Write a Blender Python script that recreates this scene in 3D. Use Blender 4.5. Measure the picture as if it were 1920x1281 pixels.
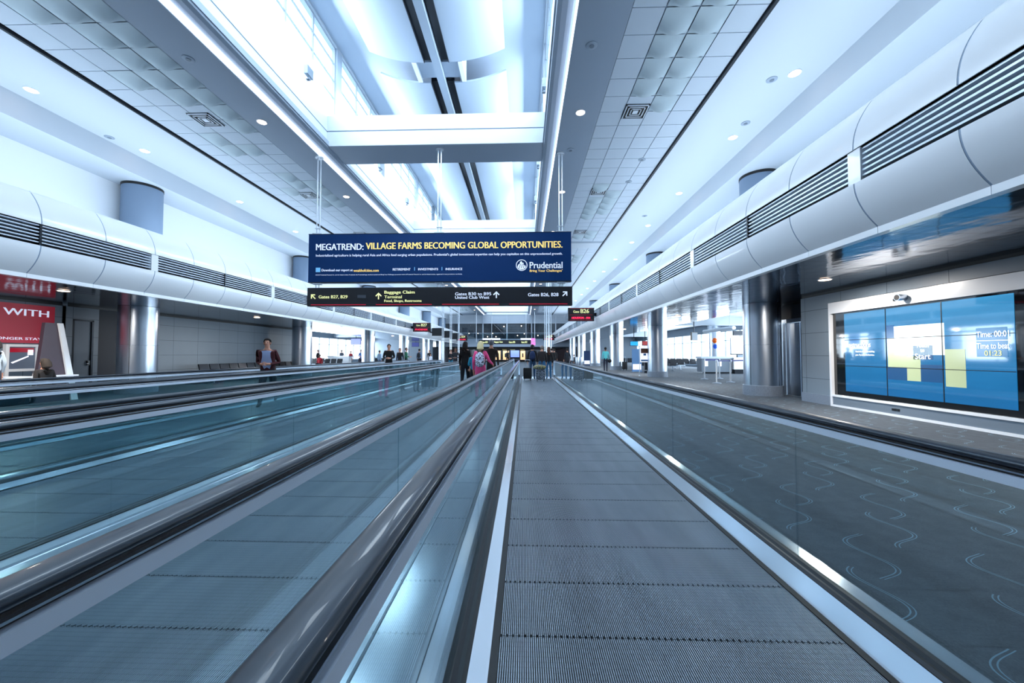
import bpy, math, random
from mathutils import Vector, Matrix
random.seed(7)
sc = bpy.context.scene
for o in list(bpy.data.objects):
    bpy.data.objects.remove(o)
C = sc.collection
PI = math.pi

# ------------------------------------------------------------------ camera
cd = bpy.data.cameras.new('camera')
cd.sensor_width = 36; cd.lens = 733/1920*36; cd.clip_end = 400; cd.clip_start = .02
cam = bpy.data.objects.new('camera', cd); C.objects.link(cam)
cam.location = (0, 0, 1.33)
cam.rotation_euler = (math.radians(91.836), 0, math.radians(1.8))
sc.camera = cam
# ------------------------------------------------------------------ world, exposure
w = bpy.data.worlds.new('sky'); sc.world = w; w.use_nodes = True
bg = w.node_tree.nodes['Background']; bg.inputs[0].default_value = (.78, .90, 1, 1); bg.inputs[1].default_value = 1.5
sc.view_settings.view_transform = 'Standard'; sc.view_settings.look = 'None'
sc.view_settings.gamma = 1; sc.view_settings.use_curve_mapping = False
sc.view_settings.exposure = 1.7
sc.cycles.transparent_max_bounces = 40
# ------------------------------------------------------------------ large lights
DAY = (.75, .88, 1.0)
def area(name, loc, rot, sx, sy, power, col=DAY):
    l = bpy.data.lights.new(name, 'AREA'); l.shape = 'RECTANGLE'; l.size = sx; l.size_y = sy
    l.energy = power; l.color = col
    o = bpy.data.objects.new(name, l); C.objects.link(o); o.location = loc; o.rotation_euler = rot
    return o
R90 = PI/2
XC = -2.9
for k in range(-1, 6):                       # daylight entering through the clerestory glazing
    yc = 18.1 + 10.1*k
    area('clerestory_daylight', (-6.40, yc, 10.75), (0, -R90*.72, 0), 2.2, 8.6, 235)      # faces +x
    area('clerestory_daylight', (.60, yc, 10.75), (0, R90*.72, 0), 2.2, 8.6, 235)         # faces -x
for yc in (22, 36, 50):                      # daylight entering through the gate windows
    area('gate_window_daylight', (17.75, yc+2, 2.1), (0, R90, 0), 2.4, 13, 320)
    area('gate_window_daylight', (-24.75, yc+9, 2.1), (0, -R90, 0), 2.4, 13, 320)
for yc in (0, 14, 28, 42, 56):               # fluorescent uplights lying on the two light shelves
    area('shelf_uplight', (5.6, yc, 4.95), (PI, math.radians(12), 0), .5, 13.5, 88)
    area('shelf_uplight', (-11.5, yc, 4.95), (PI, math.radians(-12), 0), .5, 13.5, 88)

for yc in (3.1, 8.75, 17, 26, 35, 45):         # the small downlights in the two mirror soffits
    for xc in (6.6, -11.9):
        l_ = area('soffit_lamp', (xc, yc, 2.9), (0, 0, 0), .16, .16, 45, (1, .93, .86))
# ------------------------------------------------------------------ materials
def lin(c):
    return tuple(((v/255)/12.92 if v/255 <= .04045 else ((v/255+.055)/1.055)**2.4) for v in c)
MATS = {}
def pm(name, rgb, rough=.5, metal=0, emit=0, coat=0, spec=.5):
    if name in MATS: return MATS[name]
    m = bpy.data.materials.new(name); m.use_nodes = True
    b = m.node_tree.nodes['Principled BSDF']; c = lin(rgb)+(1,)
    b.inputs['Base Color'].default_value = c
    b.inputs['Roughness'].default_value = rough; b.inputs['Metallic'].default_value = metal
    b.inputs['Coat Weight'].default_value = coat; b.inputs['Specular IOR Level'].default_value = spec
    if emit:
        b.inputs['Emission Color'].default_value = c; b.inputs['Emission Strength'].default_value = emit
    MATS[name] = m
    return m
def nd(m, t, **k):
    n = m.node_tree.nodes.new(t)
    for a, v in k.items(): setattr(n, a, v)
    return n
def lk(m, a, b): m.node_tree.links.new(a, b)
def mth(m, op, a, b=None, c=None):
    n = nd(m, 'ShaderNodeMath', operation=op)
    for i, v in enumerate((a, b, c)):
        if v is None: continue
        if isinstance(v, (int, float)): n.inputs[i].default_value = v
        else: lk(m, v, n.inputs[i])
    return n.outputs[0]
def mixc(m, fac, a, b):
    n = nd(m, 'ShaderNodeMix', data_type='RGBA')
    if isinstance(fac, (int, float)): n.inputs[0].default_value = fac
    else: lk(m, fac, n.inputs[0])
    for i, v in ((6, a), (7, b)):
        if isinstance(v, tuple): n.inputs[i].default_value = v if len(v) == 4 else v+(1,)
        else: lk(m, v, n.inputs[i])
    return n.outputs[2]
def ocoord(m):
    g = nd(m, 'ShaderNodeNewGeometry'); s = nd(m, 'ShaderNodeSeparateXYZ'); lk(m, g.outputs['Position'], s.inputs[0])
    return g.outputs['Position'], s.outputs
def noise(m, vec, scale, detail=3, stretch=None):
    n = nd(m, 'ShaderNodeTexNoise'); n.inputs['Scale'].default_value = scale; n.inputs['Detail'].default_value = detail
    if stretch:
        mp = nd(m, 'ShaderNodeMapping'); mp.inputs['Scale'].default_value = stretch; lk(m, vec, mp.inputs[0]); vec = mp.outputs[0]
    lk(m, vec, n.inputs['Vector']); return n.outputs['Fac']
def bump(m, h, strength, dist=.01):
    b = nd(m, 'ShaderNodeBump'); b.inputs['Strength'].default_value = strength; b.inputs['Distance'].default_value = dist
    lk(m, h, b.inputs['Height']); lk(m, b.outputs[0], m.node_tree.nodes['Principled BSDF'].inputs['Normal'])
def seam(m, v, pitch, width, off=0.0):
    """1 on a thin line repeated every pitch metres of coordinate v"""
    f = mth(m, 'FRACT', mth(m, 'DIVIDE', mth(m, 'ADD', v, 1000.0+off), pitch))
    return mth(m, 'LESS_THAN', f, width/pitch)

M_well = pm('skylight_well_paint', (196, 205, 214), .6)
M_white = pm('white_paint', (230, 236, 242), .55)
M_ceil = pm('ceiling_paint', (188, 198, 208), .7)
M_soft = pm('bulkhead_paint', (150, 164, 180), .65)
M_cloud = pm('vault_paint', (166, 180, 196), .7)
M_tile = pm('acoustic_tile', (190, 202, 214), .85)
M_ctile = pm('vaulted_tile', (182, 198, 206), .8)
M_gloss = pm('gloss_white_panel', (244, 247, 251), .25, 0, 0, .35)
M_seamb = pm('panel_joint', (150, 168, 190), .5)
M_black = pm('black_gap', (10, 12, 15), .5)
M_dark = pm('dark_metal', (28, 34, 42), .35, .6)
M_slat = pm('louver_slat', (205, 216, 228), .3, .2)
M_alu = pm('brushed_aluminium', (176, 188, 202), .28, .9)
M_alu2 = pm('satin_aluminium', (204, 217, 232), .45, .1)
M_rubber = pm('handrail_rubber', (8, 13, 26), .42, 0, 0, .2)
M_gasket = pm('rubber_gasket', (22, 26, 32), .45)
M_grey = pm('grey_wall', (112, 126, 140), .5)
M_dgrey = pm('dark_wall', (38, 44, 54), .6)
M_frame = pm('window_frame', (196, 206, 216), .4, .2)
M_rod = pm('white_rod', (220, 228, 236), .25, .3)
M_lamp = pm('lamp_lens', (255, 218, 190), .4, 0, 3)
M_strip = pm('cove_strip', (226, 238, 255), .4, 0, 1.0)
M_skin = pm('skin', (196, 142, 118), .55)
M_skin2 = pm('skin_dark', (120, 80, 62), .55)
M_plastic = pm('black_plastic', (16, 17, 20), .35)
M_chair = pm('black_vinyl', (24, 27, 34), .3)
M_concrete = pm('polished_deck', (160, 176, 196), .1, .9)

# stainless steel with soft wobble
def steel(name, rgb, rough, s=2.0, st=.25, stretch=(1, 1, 1)):
    m = pm(name, rgb, rough, 1)
    p, _ = ocoord(m)
    bump(m, noise(m, p, s, 2, stretch), st, .02)
    return m
M_steel = steel('column_steel', (200, 210, 222), .3, 3.0, .35, (1, 1, .35))
M_deck = steel('deck_steel', (226, 233, 241), .16, 1.2, .2)
# carpet
def carpet():
    m = pm('carpet', (60, 70, 82), .95)
    p, s = ocoord(m)
    n1 = noise(m, p, 90, 2); n2 = noise(m, p, 9, 2)
    f = mth(m, 'ADD', mth(m, 'MULTIPLY', n1, .7), mth(m, 'MULTIPLY', n2, .5))
    base = mixc(m, f, lin((28, 33, 40)), lin((94, 104, 114)))
    X = mth(m, 'ADD', mth(m, 'MULTIPLY', s[0], .43), mth(m, 'MULTIPLY', s[1], .90))     # along the strokes
    Y = mth(m, 'SUBTRACT', mth(m, 'MULTIPLY', s[0], .90), mth(m, 'MULTIPLY', s[1], .43))
    tot = None
    for (px_, py_, ox, oy, ph) in ((1.15, .62, 0, 0, 0), (1.15, .62, .55, .3, 1.3)):
        u = mth(m, 'FRACT', mth(m, 'DIVIDE', mth(m, 'ADD', X, 100+ox), px_))
        cell = mth(m, 'FLOOR', mth(m, 'DIVIDE', mth(m, 'ADD', X, 100+ox), px_))
        jit = mth(m, 'MULTIPLY', mth(m, 'FRACT', mth(m, 'MULTIPLY', cell, .37)), py_)
        wv = mth(m, 'MULTIPLY', mth(m, 'SINE', mth(m, 'ADD', mth(m, 'MULTIPLY', u, 12.0), ph)), .09)
        v = mth(m, 'FRACT', mth(m, 'DIVIDE', mth(m, 'ADD', mth(m, 'ADD', Y, 100+oy), mth(m, 'ADD', jit, wv)), py_))
        d = mth(m, 'SUBTRACT', v, .5)
        l1 = mth(m, 'LESS_THAN', mth(m, 'ABSOLUTE', d), .006)
        l2 = mth(m, 'LESS_THAN', mth(m, 'ABSOLUTE', mth(m, 'SUBTRACT', d, .035)), .005)
        ends = mth(m, 'MULTIPLY', mth(m, 'GREATER_THAN', u, .12), mth(m, 'LESS_THAN', u, .72))
        k = mth(m, 'MULTIPLY', mth(m, 'MAXIMUM', l1, l2), ends)
        tot = k if tot is None else mth(m, 'MAXIMUM', tot, k)
    tot = mth(m, 'MULTIPLY', tot, .42)
    col = mixc(m, tot, base, lin((150, 196, 222)))
    lk(m, col, m.node_tree.nodes['Principled BSDF'].inputs['Base Color'])
    return m
MATS['handrail_rubber'].node_tree.nodes['Principled BSDF'].inputs['Specular Tint'].default_value = (.62, .82, 1, 1)
MATS['deck_steel'].node_tree.nodes['Principled BSDF'].inputs['Metallic'].default_value = .65
M_carpet = carpet()
def soffitmat():
    m = pm('mirror_soffit', (84, 100, 118), .1, .85)
    p, s = ocoord(m)
    k = mth(m, 'MAXIMUM', seam(m, s[1], .32, .025), seam(m, s[0], 1.9, .012, .4))
    lk(m, mixc(m, k, lin((92, 110, 130)), lin((24, 30, 38))), m.node_tree.nodes['Principled BSDF'].inputs['Base Color'])
    bump(m, noise(m, p, 2.2, 2, (1, .6, 1)), .35, .03)
    return m
M_soffit = soffitmat()
def panelwall(name, a, line, px_, pz, rough=.45):
    m = pm(name, a, rough)
    p, s = ocoord(m)
    k = mth(m, 'MAXIMUM', seam(m, s[2], pz, .012, .02), seam(m, s[1], px_, .012))
    n = noise(m, p, 1.3, 2)
    c = mixc(m, mth(m, 'MULTIPLY', n, .3), lin(a), lin(tuple(v*.8 for v in a)))
    lk(m, mixc(m, k, c, lin(line)), m.node_tree.nodes['Principled BSDF'].inputs['Base Color'])
    return m
M_panel = panelwall('stone_panel', (126, 140, 152), (56, 68, 82), 1.25, .62)
def granite():
    m = pm('granite', (110, 122, 138), .3)
    p, _ = ocoord(m)
    lk(m, mixc(m, noise(m, p, 60, 4), lin((60, 70, 84)), lin((165, 178, 194))), m.node_tree.nodes['Principled BSDF'].inputs['Base Color'])
    return m
M_granite = granite()
def beltmat():
    m = pm('pallet_metal', (128, 142, 158), .4, .5)
    p, s = ocoord(m)
    k = mth(m, 'MULTIPLY', seam(m, s[1], .0287, .0035), .25)
    w_ = noise(m, p, 2.2, 3, (3, .5, 1))
    c = mixc(m, w_, lin((134, 144, 155)), lin((176, 186, 196)))
    lk(m, mixc(m, k, c, lin((40, 50, 64))), m.node_tree.nodes['Principled BSDF'].inputs['Base Color'])
    return m
M_belt = beltmat()
M_groove = pm('pallet_groove', (9, 12, 17), .6)
# clear glass: one fresnel weighted mirror layer over a tinted see-through layer
def glassmat(name, tint, boost, rough=.0):
    m = bpy.data.materials.new(name); m.use_nodes = True; nt = m.node_tree; nt.nodes.clear()
    out = nd(m, 'ShaderNodeOutputMaterial'); mix = nd(m, 'ShaderNodeMixShader')
    tr = nd(m, 'ShaderNodeBsdfTransparent'); tr.inputs[0].default_value = tint+(1,)
    gl = nd(m, 'ShaderNodeBsdfGlossy'); gl.inputs['Color'].default_value = (.9, .97, 1, 1); gl.inputs['Roughness'].default_value = rough
    fr = nd(m, 'ShaderNodeLayerWeight'); fr.inputs[0].default_value = .5      # facing = 1 - |cos|, same from both sides
    f0 = ((boost-1)/(boost+1))**2
    fac = mth(m, 'ADD', mth(m, 'MULTIPLY', mth(m, 'POWER', fr.outputs['Facing'], 5.0), 1-f0), f0)
    lk(m, fac, mix.inputs[0]); lk(m, tr.outputs[0], mix.inputs[1]); lk(m, gl.outputs[0], mix.inputs[2])
    lk(m, mix.outputs[0], out.inputs[0]); return m
M_glass = glassmat('balustrade_glass', (.82, .89, .905), 1.52, .01)
M_pane = glassmat('window_glass', (.93, .97, 1), 1.45)

# ------------------------------------------------------------------ mesh builder
class MB:
    def __init__(s): s.v = []; s.f = []; s.mi = []; s.mats = []
    def m(s, mat):
        if mat not in s.mats: s.mats.append(mat)
        return s.mats.index(mat)
    def add(s, vs, fs, mat):
        b = len(s.v); s.v += [tuple(v) for v in vs]; k = s.m(mat)
        for f in fs: s.f.append(tuple(b+i for i in f)); s.mi.append(k)
        return s
    def box(s, x0, x1, y0, y1, z0, z1, mat):
        if x0 > x1: x0, x1 = x1, x0
        if y0 > y1: y0, y1 = y1, y0
        if z0 > z1: z0, z1 = z1, z0
        vs = [(x0,y0,z0),(x1,y0,z0),(x1,y1,z0),(x0,y1,z0),(x0,y0,z1),(x1,y0,z1),(x1,y1,z1),(x0,y1,z1)]
        return s.add(vs, [(0,3,2,1),(4,5,6,7),(0,1,5,4),(1,2,6,5),(2,3,7,6),(3,0,4,7)], mat)
    def prism_y(s, prof, y0, y1, mat):       # closed profile of (x,z) swept along y
        n = len(prof)
        vs = [(x, y0, z) for x, z in prof]+[(x, y1, z) for x, z in prof]
        fs = [(i, (i+1) % n, n+(i+1) % n, n+i) for i in range(n)]
        fs += [tuple(range(n-1, -1, -1)), tuple(range(n, 2*n))]
        return s.add(vs, fs, mat)
    def prism_x(s, prof, x0, x1, mat):       # closed profile of (y,z) swept along x
        n = len(prof)
        vs = [(x0, y, z) for y, z in prof]+[(x1, y, z) for y, z in prof]
        fs = [(i, n+i, n+(i+1) % n, (i+1) % n) for i in range(n)]
        fs += [tuple(range(n)), tuple(range(2*n-1, n-1, -1))]
        return s.add(vs, fs, mat)
    def sheet_y(s, prof, y0, y1, t, mat):    # open profile given a thickness t (in x,z normal)
        n = len(prof); off = []
        for i in range(n):
            a = prof[max(i-1, 0)]; b = prof[min(i+1, n-1)]
            dx, dz = b[0]-a[0], b[1]-a[1]; L = math.hypot(dx, dz) or 1
            off.append((prof[i][0]-dz/L*t, prof[i][1]+dx/L*t))
        return s.prism_y(list(prof)+off[::-1], y0, y1, mat)
    def tube(s, pts, r, mat, n=8, closed=False):
        pts = [Vector(p) for p in pts]; L = len(pts); rs = r if isinstance(r, (list, tuple)) else [r]*L
        vs = []; up = Vector((0, 0, 1))
        for i, p in enumerate(pts):
            d = (pts[min(i+1, L-1)]-pts[max(i-1, 0)]).normalized()
            a = d.cross(up)
            if a.length < .05: a = d.cross(Vector((0, 1, 0)))
            a.normalize(); b = d.cross(a)
            for k in range(n):
                t = 2*PI*k/n; vs.append(p+(a*math.cos(t)+b*math.sin(t))*rs[i])
        fs = [(i*n+k, i*n+(k+1) % n, (i+1)*n+(k+1) % n, (i+1)*n+k) for i in range(L-1) for k in range(n)]
        fs += [tuple(range(n-1, -1, -1)), tuple((L-1)*n+k for k in range(n))]
        return s.add(vs, fs, mat)
    def lathe(s, prof, cx, cy, mat, n=32, z0=0):     # (r,z) profile
        L = len(prof); vs = []
        for r, z in prof:
            for k in range(n):
                t = 2*PI*k/n; vs.append((cx+r*math.cos(t), cy+r*math.sin(t), z+z0))
        fs = [(i*n+k, i*n+(k+1) % n, (i+1)*n+(k+1) % n, (i+1)*n+k) for i in range(L-1) for k in range(n)]
        fs += [tuple(range(n-1, -1, -1)), tuple((L-1)*n+k for k in range(n))]
        return s.add(vs, fs, mat)
    def ball(s, c, r, mat, n=12, m=8, fn=None):
        rx, ry, rz = r if isinstance(r, (tuple, list)) else (r, r, r); vs = []
        for i in range(1, m):
            ph = PI*i/m
            for k in range(n):
                t = 2*PI*k/n; vs.append([c[0]+rx*math.sin(ph)*math.cos(t), c[1]+ry*math.sin(ph)*math.sin(t), c[2]+rz*math.cos(ph)])
        vs.append([c[0], c[1], c[2]+rz]); vs.append([c[0], c[1], c[2]-rz])
        if fn: vs = [fn(v) for v in vs]
        q = (m-1)*n
        fs = [(i*n+k, (i+1)*n+k, (i+1)*n+(k+1) % n, i*n+(k+1) % n) for i in range(m-2) for k in range(n)]
        fs += [(q, k, (k+1) % n) for k in range(n)]+[(q+1, (m-2)*n+(k+1) % n, (m-2)*n+k) for k in range(n)]
        return s.add(vs, fs, mat)
    def build(s, name, parent=None, smooth=False, loc=None):
        me = bpy.data.meshes.new(name); me.from_pydata(s.v, [], s.f)
        for mt in s.mats: me.materials.append(mt)
        me.polygons.foreach_set('material_index', s.mi)
        if smooth:
            me.polygons.foreach_set('use_smooth', [True]*len(s.f))
        me.update()
        if smooth:
            try: me.set_sharp_from_angle(angle=math.radians(40))
            except Exception: pass
        o = bpy.data.objects.new(name, me); C.objects.link(o)
        if parent: o.parent = parent
        if loc: o.location = loc
        return o
def thing(name, label, cat, loc=(0, 0, 0), rz=0, group=None):
    o = bpy.data.objects.new(name, None); C.objects.link(o); o.empty_display_size = .2
    o.location = loc; o.rotation_euler = (0, 0, rz); o['label'] = label; o['category'] = cat
    if group: o['group'] = group
    return o
def tag(o, label, cat, group=None):
    o['label'] = label; o['category'] = cat
    if group: o['group'] = group
    return o
def struct(o):
    o['kind'] = 'structure'; return o
def dup(root, loc, label, rz=None):
    r = root.copy(); C.objects.link(r); r.location = loc; r['label'] = label
    if rz is not None: r.rotation_euler = (0, 0, rz)
    for ch in list(root.children):
        c = ch.copy(); C.objects.link(c); c.parent = r
        for g in list(ch.children):
            d = g.copy(); C.objects.link(d); d.parent = c
    return r
ORD = ['nearest', 'second', 'third', 'fourth', 'fifth', 'sixth', 'seventh', 'eighth', 'ninth', 'tenth', 'eleventh', 'twelfth', 'thirteenth', 'fourteenth', 'fifteenth', 'sixteenth']
def ordl(i, rest): return ('the nearest of %s' % rest) if i == 0 else ('%s in depth of %s' % (ORD[i], rest))

# text: mesh lettering fitted to a width (and optionally a height)
ROT = {'front': (R90, 0, 0), 'right_wall': (R90, 0, -R90), 'left_wall': (R90, 0, R90)}
def text(name, body, loc, width, height, mat, parent, face='front', bold=.0, align='LEFT'):
    cu = bpy.data.curves.new('lettering', 'FONT'); cu.body = body; cu.size = 1; cu.extrude = .01
    cu.align_x = 'LEFT'; cu.resolution_u = 3
    t = bpy.data.objects.new('lettering', cu); C.objects.link(t)
    dg = bpy.context.evaluated_depsgraph_get(); dg.update()
    me = bpy.data.meshes.new_from_object(t.evaluated_get(dg))
    bpy.data.objects.remove(t); bpy.data.curves.remove(cu)
    xs = [v.co.x for v in me.vertices]; ys = [v.co.y for v in me.vertices]; zs = [v.co.z for v in me.vertices]
    w_, h_ = max(xs)-min(xs), max(ys)-min(ys)
    sy = height/h_; sx = width/w_ if width else sy
    cx = (min(xs), (min(xs)+max(xs))/2, max(xs))[('LEFT', 'CENTER', 'RIGHT').index(align)]
    for v in me.vertices: v.co = ((v.co.x-cx)*sx, (v.co.y-min(ys))*sy, (v.co.z-min(zs))*.12)
    if bold:                                  # heavier strokes: three slightly shifted copies in one mesh
        vv = [tuple(v.co) for v in me.vertices]; ff = [tuple(p.vertices) for p in me.polygons]; V3 = []; F3 = []
        for q, dx in enumerate((-bold, 0, bold)):
            V3 += [(x+dx*height*3, y, z+q*.0003) for x, y, z in vv]; F3 += [tuple(i+q*len(vv) for i in f) for f in ff]
        me = bpy.data.meshes.new(name); me.from_pydata(V3, [], F3)
    me.transform(Matrix.Translation(loc) @ (Matrix.Rotation(ROT[face][2], 4, 'Z') @ Matrix.Rotation(R90, 4, 'X')))
    me.materials.clear(); me.materials.append(mat)
    for p in me.polygons: p.material_index = 0
    o = bpy.data.objects.new(name, me); C.objects.link(o)
    if parent:
        o.parent = parent; o.matrix_parent_inverse = Matrix.Translation(-parent.location) if parent.type == 'EMPTY' else Matrix()
    return o
def child(mb, name, parent, smooth=False):   # world-coordinate mesh under an empty that stands elsewhere
    o = mb.build(name, parent, smooth)
    o.matrix_parent_inverse = Matrix.Translation(-parent.location)
    return o

# ================================================================== SETTING
YN, YF = -3.0, 92.0
YB = 66.0                                    # the cross bridge
struct(MB().box(-30, 22, -8, 110, -.3, 0, M_carpet).build('floor'))
HC = 7.93
# --- main ceiling, symmetric about XC
def ceil_side(sg, suffix):
    X = lambda d: XC+sg*d
    b = MB()
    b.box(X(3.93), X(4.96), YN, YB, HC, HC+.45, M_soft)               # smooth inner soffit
    b.box(X(7.62), X(9.85), YN, YB, HC-.06, HC+.3, M_ceil)            # smooth outer ceiling
    b.box(X(9.85), X(11.5), YN, YB, 7.23, 7.9, M_ceil)                # dropped soffit by the wall
    b.box(X(7.54), X(7.62), YN, YB, HC+.1, HC+.14, M_black)           # shadow gap
    b.box(X(7.56), X(7.62), YN, YB, HC-.07, HC+.02, M_dark)
    struct(b.build('ceiling'))
    # lit cove face between soffit and cornice
    s_ = MB().box(X(3.935), X(3.91), YN, YB, HC+.02, HC+.2, M_strip)
    tag(s_.build('cove_light_strip'), '%s of the two long glowing cove light strips edging the skylights' % ('right' if sg > 0 else 'left'), 'light', 'cove light strips')
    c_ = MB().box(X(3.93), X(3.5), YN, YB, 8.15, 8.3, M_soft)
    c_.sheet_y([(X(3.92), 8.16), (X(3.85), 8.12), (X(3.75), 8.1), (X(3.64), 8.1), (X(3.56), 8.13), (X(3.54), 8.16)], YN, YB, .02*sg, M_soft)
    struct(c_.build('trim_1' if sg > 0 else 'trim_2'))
for sg in (1, -1): ceil_side(sg, '')
# --- tiled fields
def tile_field(sg):
    b = MB(); T = .645
    curved = {}
    for i in range(-20, 0):
        curved[i] = [1, 2]
    curved[-1] = [2]
    if sg < 0:
        for i in range(-20, -1): curved[i] = [0, 1] if i % 3 else [0, 1, 2]
        curved[-1] = [0]; curved[0] = [0]; curved[1] = [2]; curved[2] = [1, 2]; curved[5] = [1]; curved[6] = [0, 1]; curved[7] = [0, 2]; curved[8] = [0]; curved[9] = [0, 1]
    curved.update({7: [1], 8: [2], 9: [1, 2], 10: [1, 2], 11: [1, 2], 12: [1], 16: [2], 17: [1, 2]} if sg > 0 else {})
    g = .02
    for i in range(-18, 80):
        y0 = 10.54+T*i
        if y0 > YB-.7: break
        if 23.0 < y0+.3 < 24.3 or 43 < y0+.3 < 44.6: continue
        cc = curved.get(i, [1, 2] if (i > 20 and i % 8 in (0, 1, 2)) else [])
        for c in range(4):
            xa = XC+sg*(4.96+T*c); xb = xa+sg*T
            if c in cc:
                N = 8; vs = []
                for a in range(N+1):
                    for d in range(N+1):
                        u, v = a/N, d/N
                        z = HC-.14*math.sin(PI*u)*math.sin(PI*v**2.4)
                        vs.append((xa+(xb-xa)*(.02+.96*u), y0+T*(.02+.96*v), z))
                fs = [(a*(N+1)+d, a*(N+1)+d+1, (a+1)*(N+1)+d+1, (a+1)*(N+1)+d) for a in range(N) for d in range(N)]
                b.add(vs, fs, M_ctile)
            else:
                b.box(xa+sg*g/2, xb-sg*g/2, y0+g/2, y0+T-g/2, HC, HC+.02, M_tile)
    b.box(XC+sg*4.96, XC+sg*7.56, YN, YB, HC+.022, HC+.3, M_soft)
    for ya, yb in ((23.1, 24.35), (43.1, 44.5)):
        b.box(XC+sg*4.96, XC+sg*7.5, ya+.05, yb-.05, HC-.01, HC+.1, M_ceil)
    struct(b.build('ceiling', smooth=True))
for sg in (1, -1): tile_field(sg)

# --- skylight wells, beams, vault
WX = 3.57
for k in range(-2, 6):
    y0 = 12.42+10.1*k
    if y0 < YN-10: continue
    b = MB()
    b.box(XC-WX-.1, XC+WX+.1, y0, y0+1.24, 8.15, 8.62, M_well)
    b.box(XC-WX-.1, XC+WX+.1, y0+.03, y0+1.21, 8.62, 8.66, M_seamb)
    b.box(XC-WX-.1, XC+WX+.1, y0, y0+1.24, 8.66, 9.15, M_well)
    b.box(XC-WX+.02, XC+WX-.02, y0+.02, y0+1.22, 8.14, 8.15, M_soft)
    struct(b.build('trim_3'))
for sg in (1, -1):
    b = MB(); x0 = XC+sg*WX; x1 = XC+sg*(WX+.25)
    b.box(x0, x1, YN, YB, 8.15, 8.62, M_well); b.box(x0+sg*.02, x1, YN, YB, 8.62, 8.66, M_seamb); b.box(x0, x1, YN, YB, 8.66, 9.5, M_well)
    b.box(x0, x1, YN, YB, 11.93, 12.6, M_well)
    struct(b.build('wall_clerestory_right' if sg > 0 else 'wall_clerestory_left'))
    # clerestory windows, one unit per bay
    for k in range(-2, 6):
        ya = 13.04+10.1*k
        if ya+10.1 < YN: continue
        yb = min(ya+10.1, YB); ya = max(ya, YN)
        f = MB(); xm = x0+sg*.1
        f.box(x0, x0+sg*.2, ya, ya+.35, 9.5, 11.93, M_frame)
        n = 7; dy = (yb-ya-.35)/n
        for i in range(1, n+1):
            y = ya+.35+dy*i
            f.box(xm-.03, xm+.03, y-.03, y+.03, 9.5, 11.93, M_frame)
        for z in (9.52, 10.15, 10.75, 11.35, 11.9):
            f.box(xm-.025, xm+.025, ya, yb, z-.02, z+.02, M_frame)
        f.box(x0+sg*.0, x0+sg*.15, ya+4.3, ya+4.65, 9.5, 11.93, M_grey)
        wo = struct(f.build('window_%d' % (k+3+(10 if sg > 0 else 0))))
        MB().box(xm-.006, xm+.006, ya+.35, yb, 9.5, 11.93, M_pane).build('pane', wo)
b = MB().box(XC-WX-.3, XC+WX+.3, YN, YB, 12.0, 12.3, M_cloud)
struct(b.build('ceiling'))
for k in (-1, 0, 1, 2):
    ya, yb = max(13.6+20.2*k, YN), min(32.8+20.2*k, YB)
    if yb < YN+.5 or ya > YB-2: continue
    b = MB()
    for sg in (1, -1):                       # two hanging bowed panels either side of the spine
        pr = [(XC+sg*(.42+1.85*t), 11.02+.42*t*t) for t in [i/8 for i in range(9)]]
        b.sheet_y(pr, ya, yb, .06*sg, M_cloud)
    o = b.build('ceiling', None, True)
    struct(o)
    b = MB()
    for sg in (1, -1):
        b.box(XC+sg*.16, XC+sg*.40, ya, yb, 11.10, 11.16, M_dark)
        b.box(XC+sg*.40, XC+sg*.42, ya, yb, 11.0, 11.98, M_dgrey)
    struct(b.build('trim_6'))
    if yb > YB-2: continue
    b = MB()
    b.box(XC-.7, XC+.7, yb+.12, yb+.85, 11.12, 11.98, M_soft); b.box(XC-.85, XC-.7, yb+.02, yb+.95, 11.02, 11.98, M_white); b.box(XC+.7, XC+.85, yb+.02, yb+.95, 11.02, 11.98, M_white)
    struct(b.build('trim_7'))
o = MB().box(XC-.13, XC+.13, YN, YB, 10.92, 11.1, M_soft).box(XC-.05, XC+.05, YN, YB, 11.1, 12.0, M_soft).build('trim_8')
struct(o)

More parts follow.
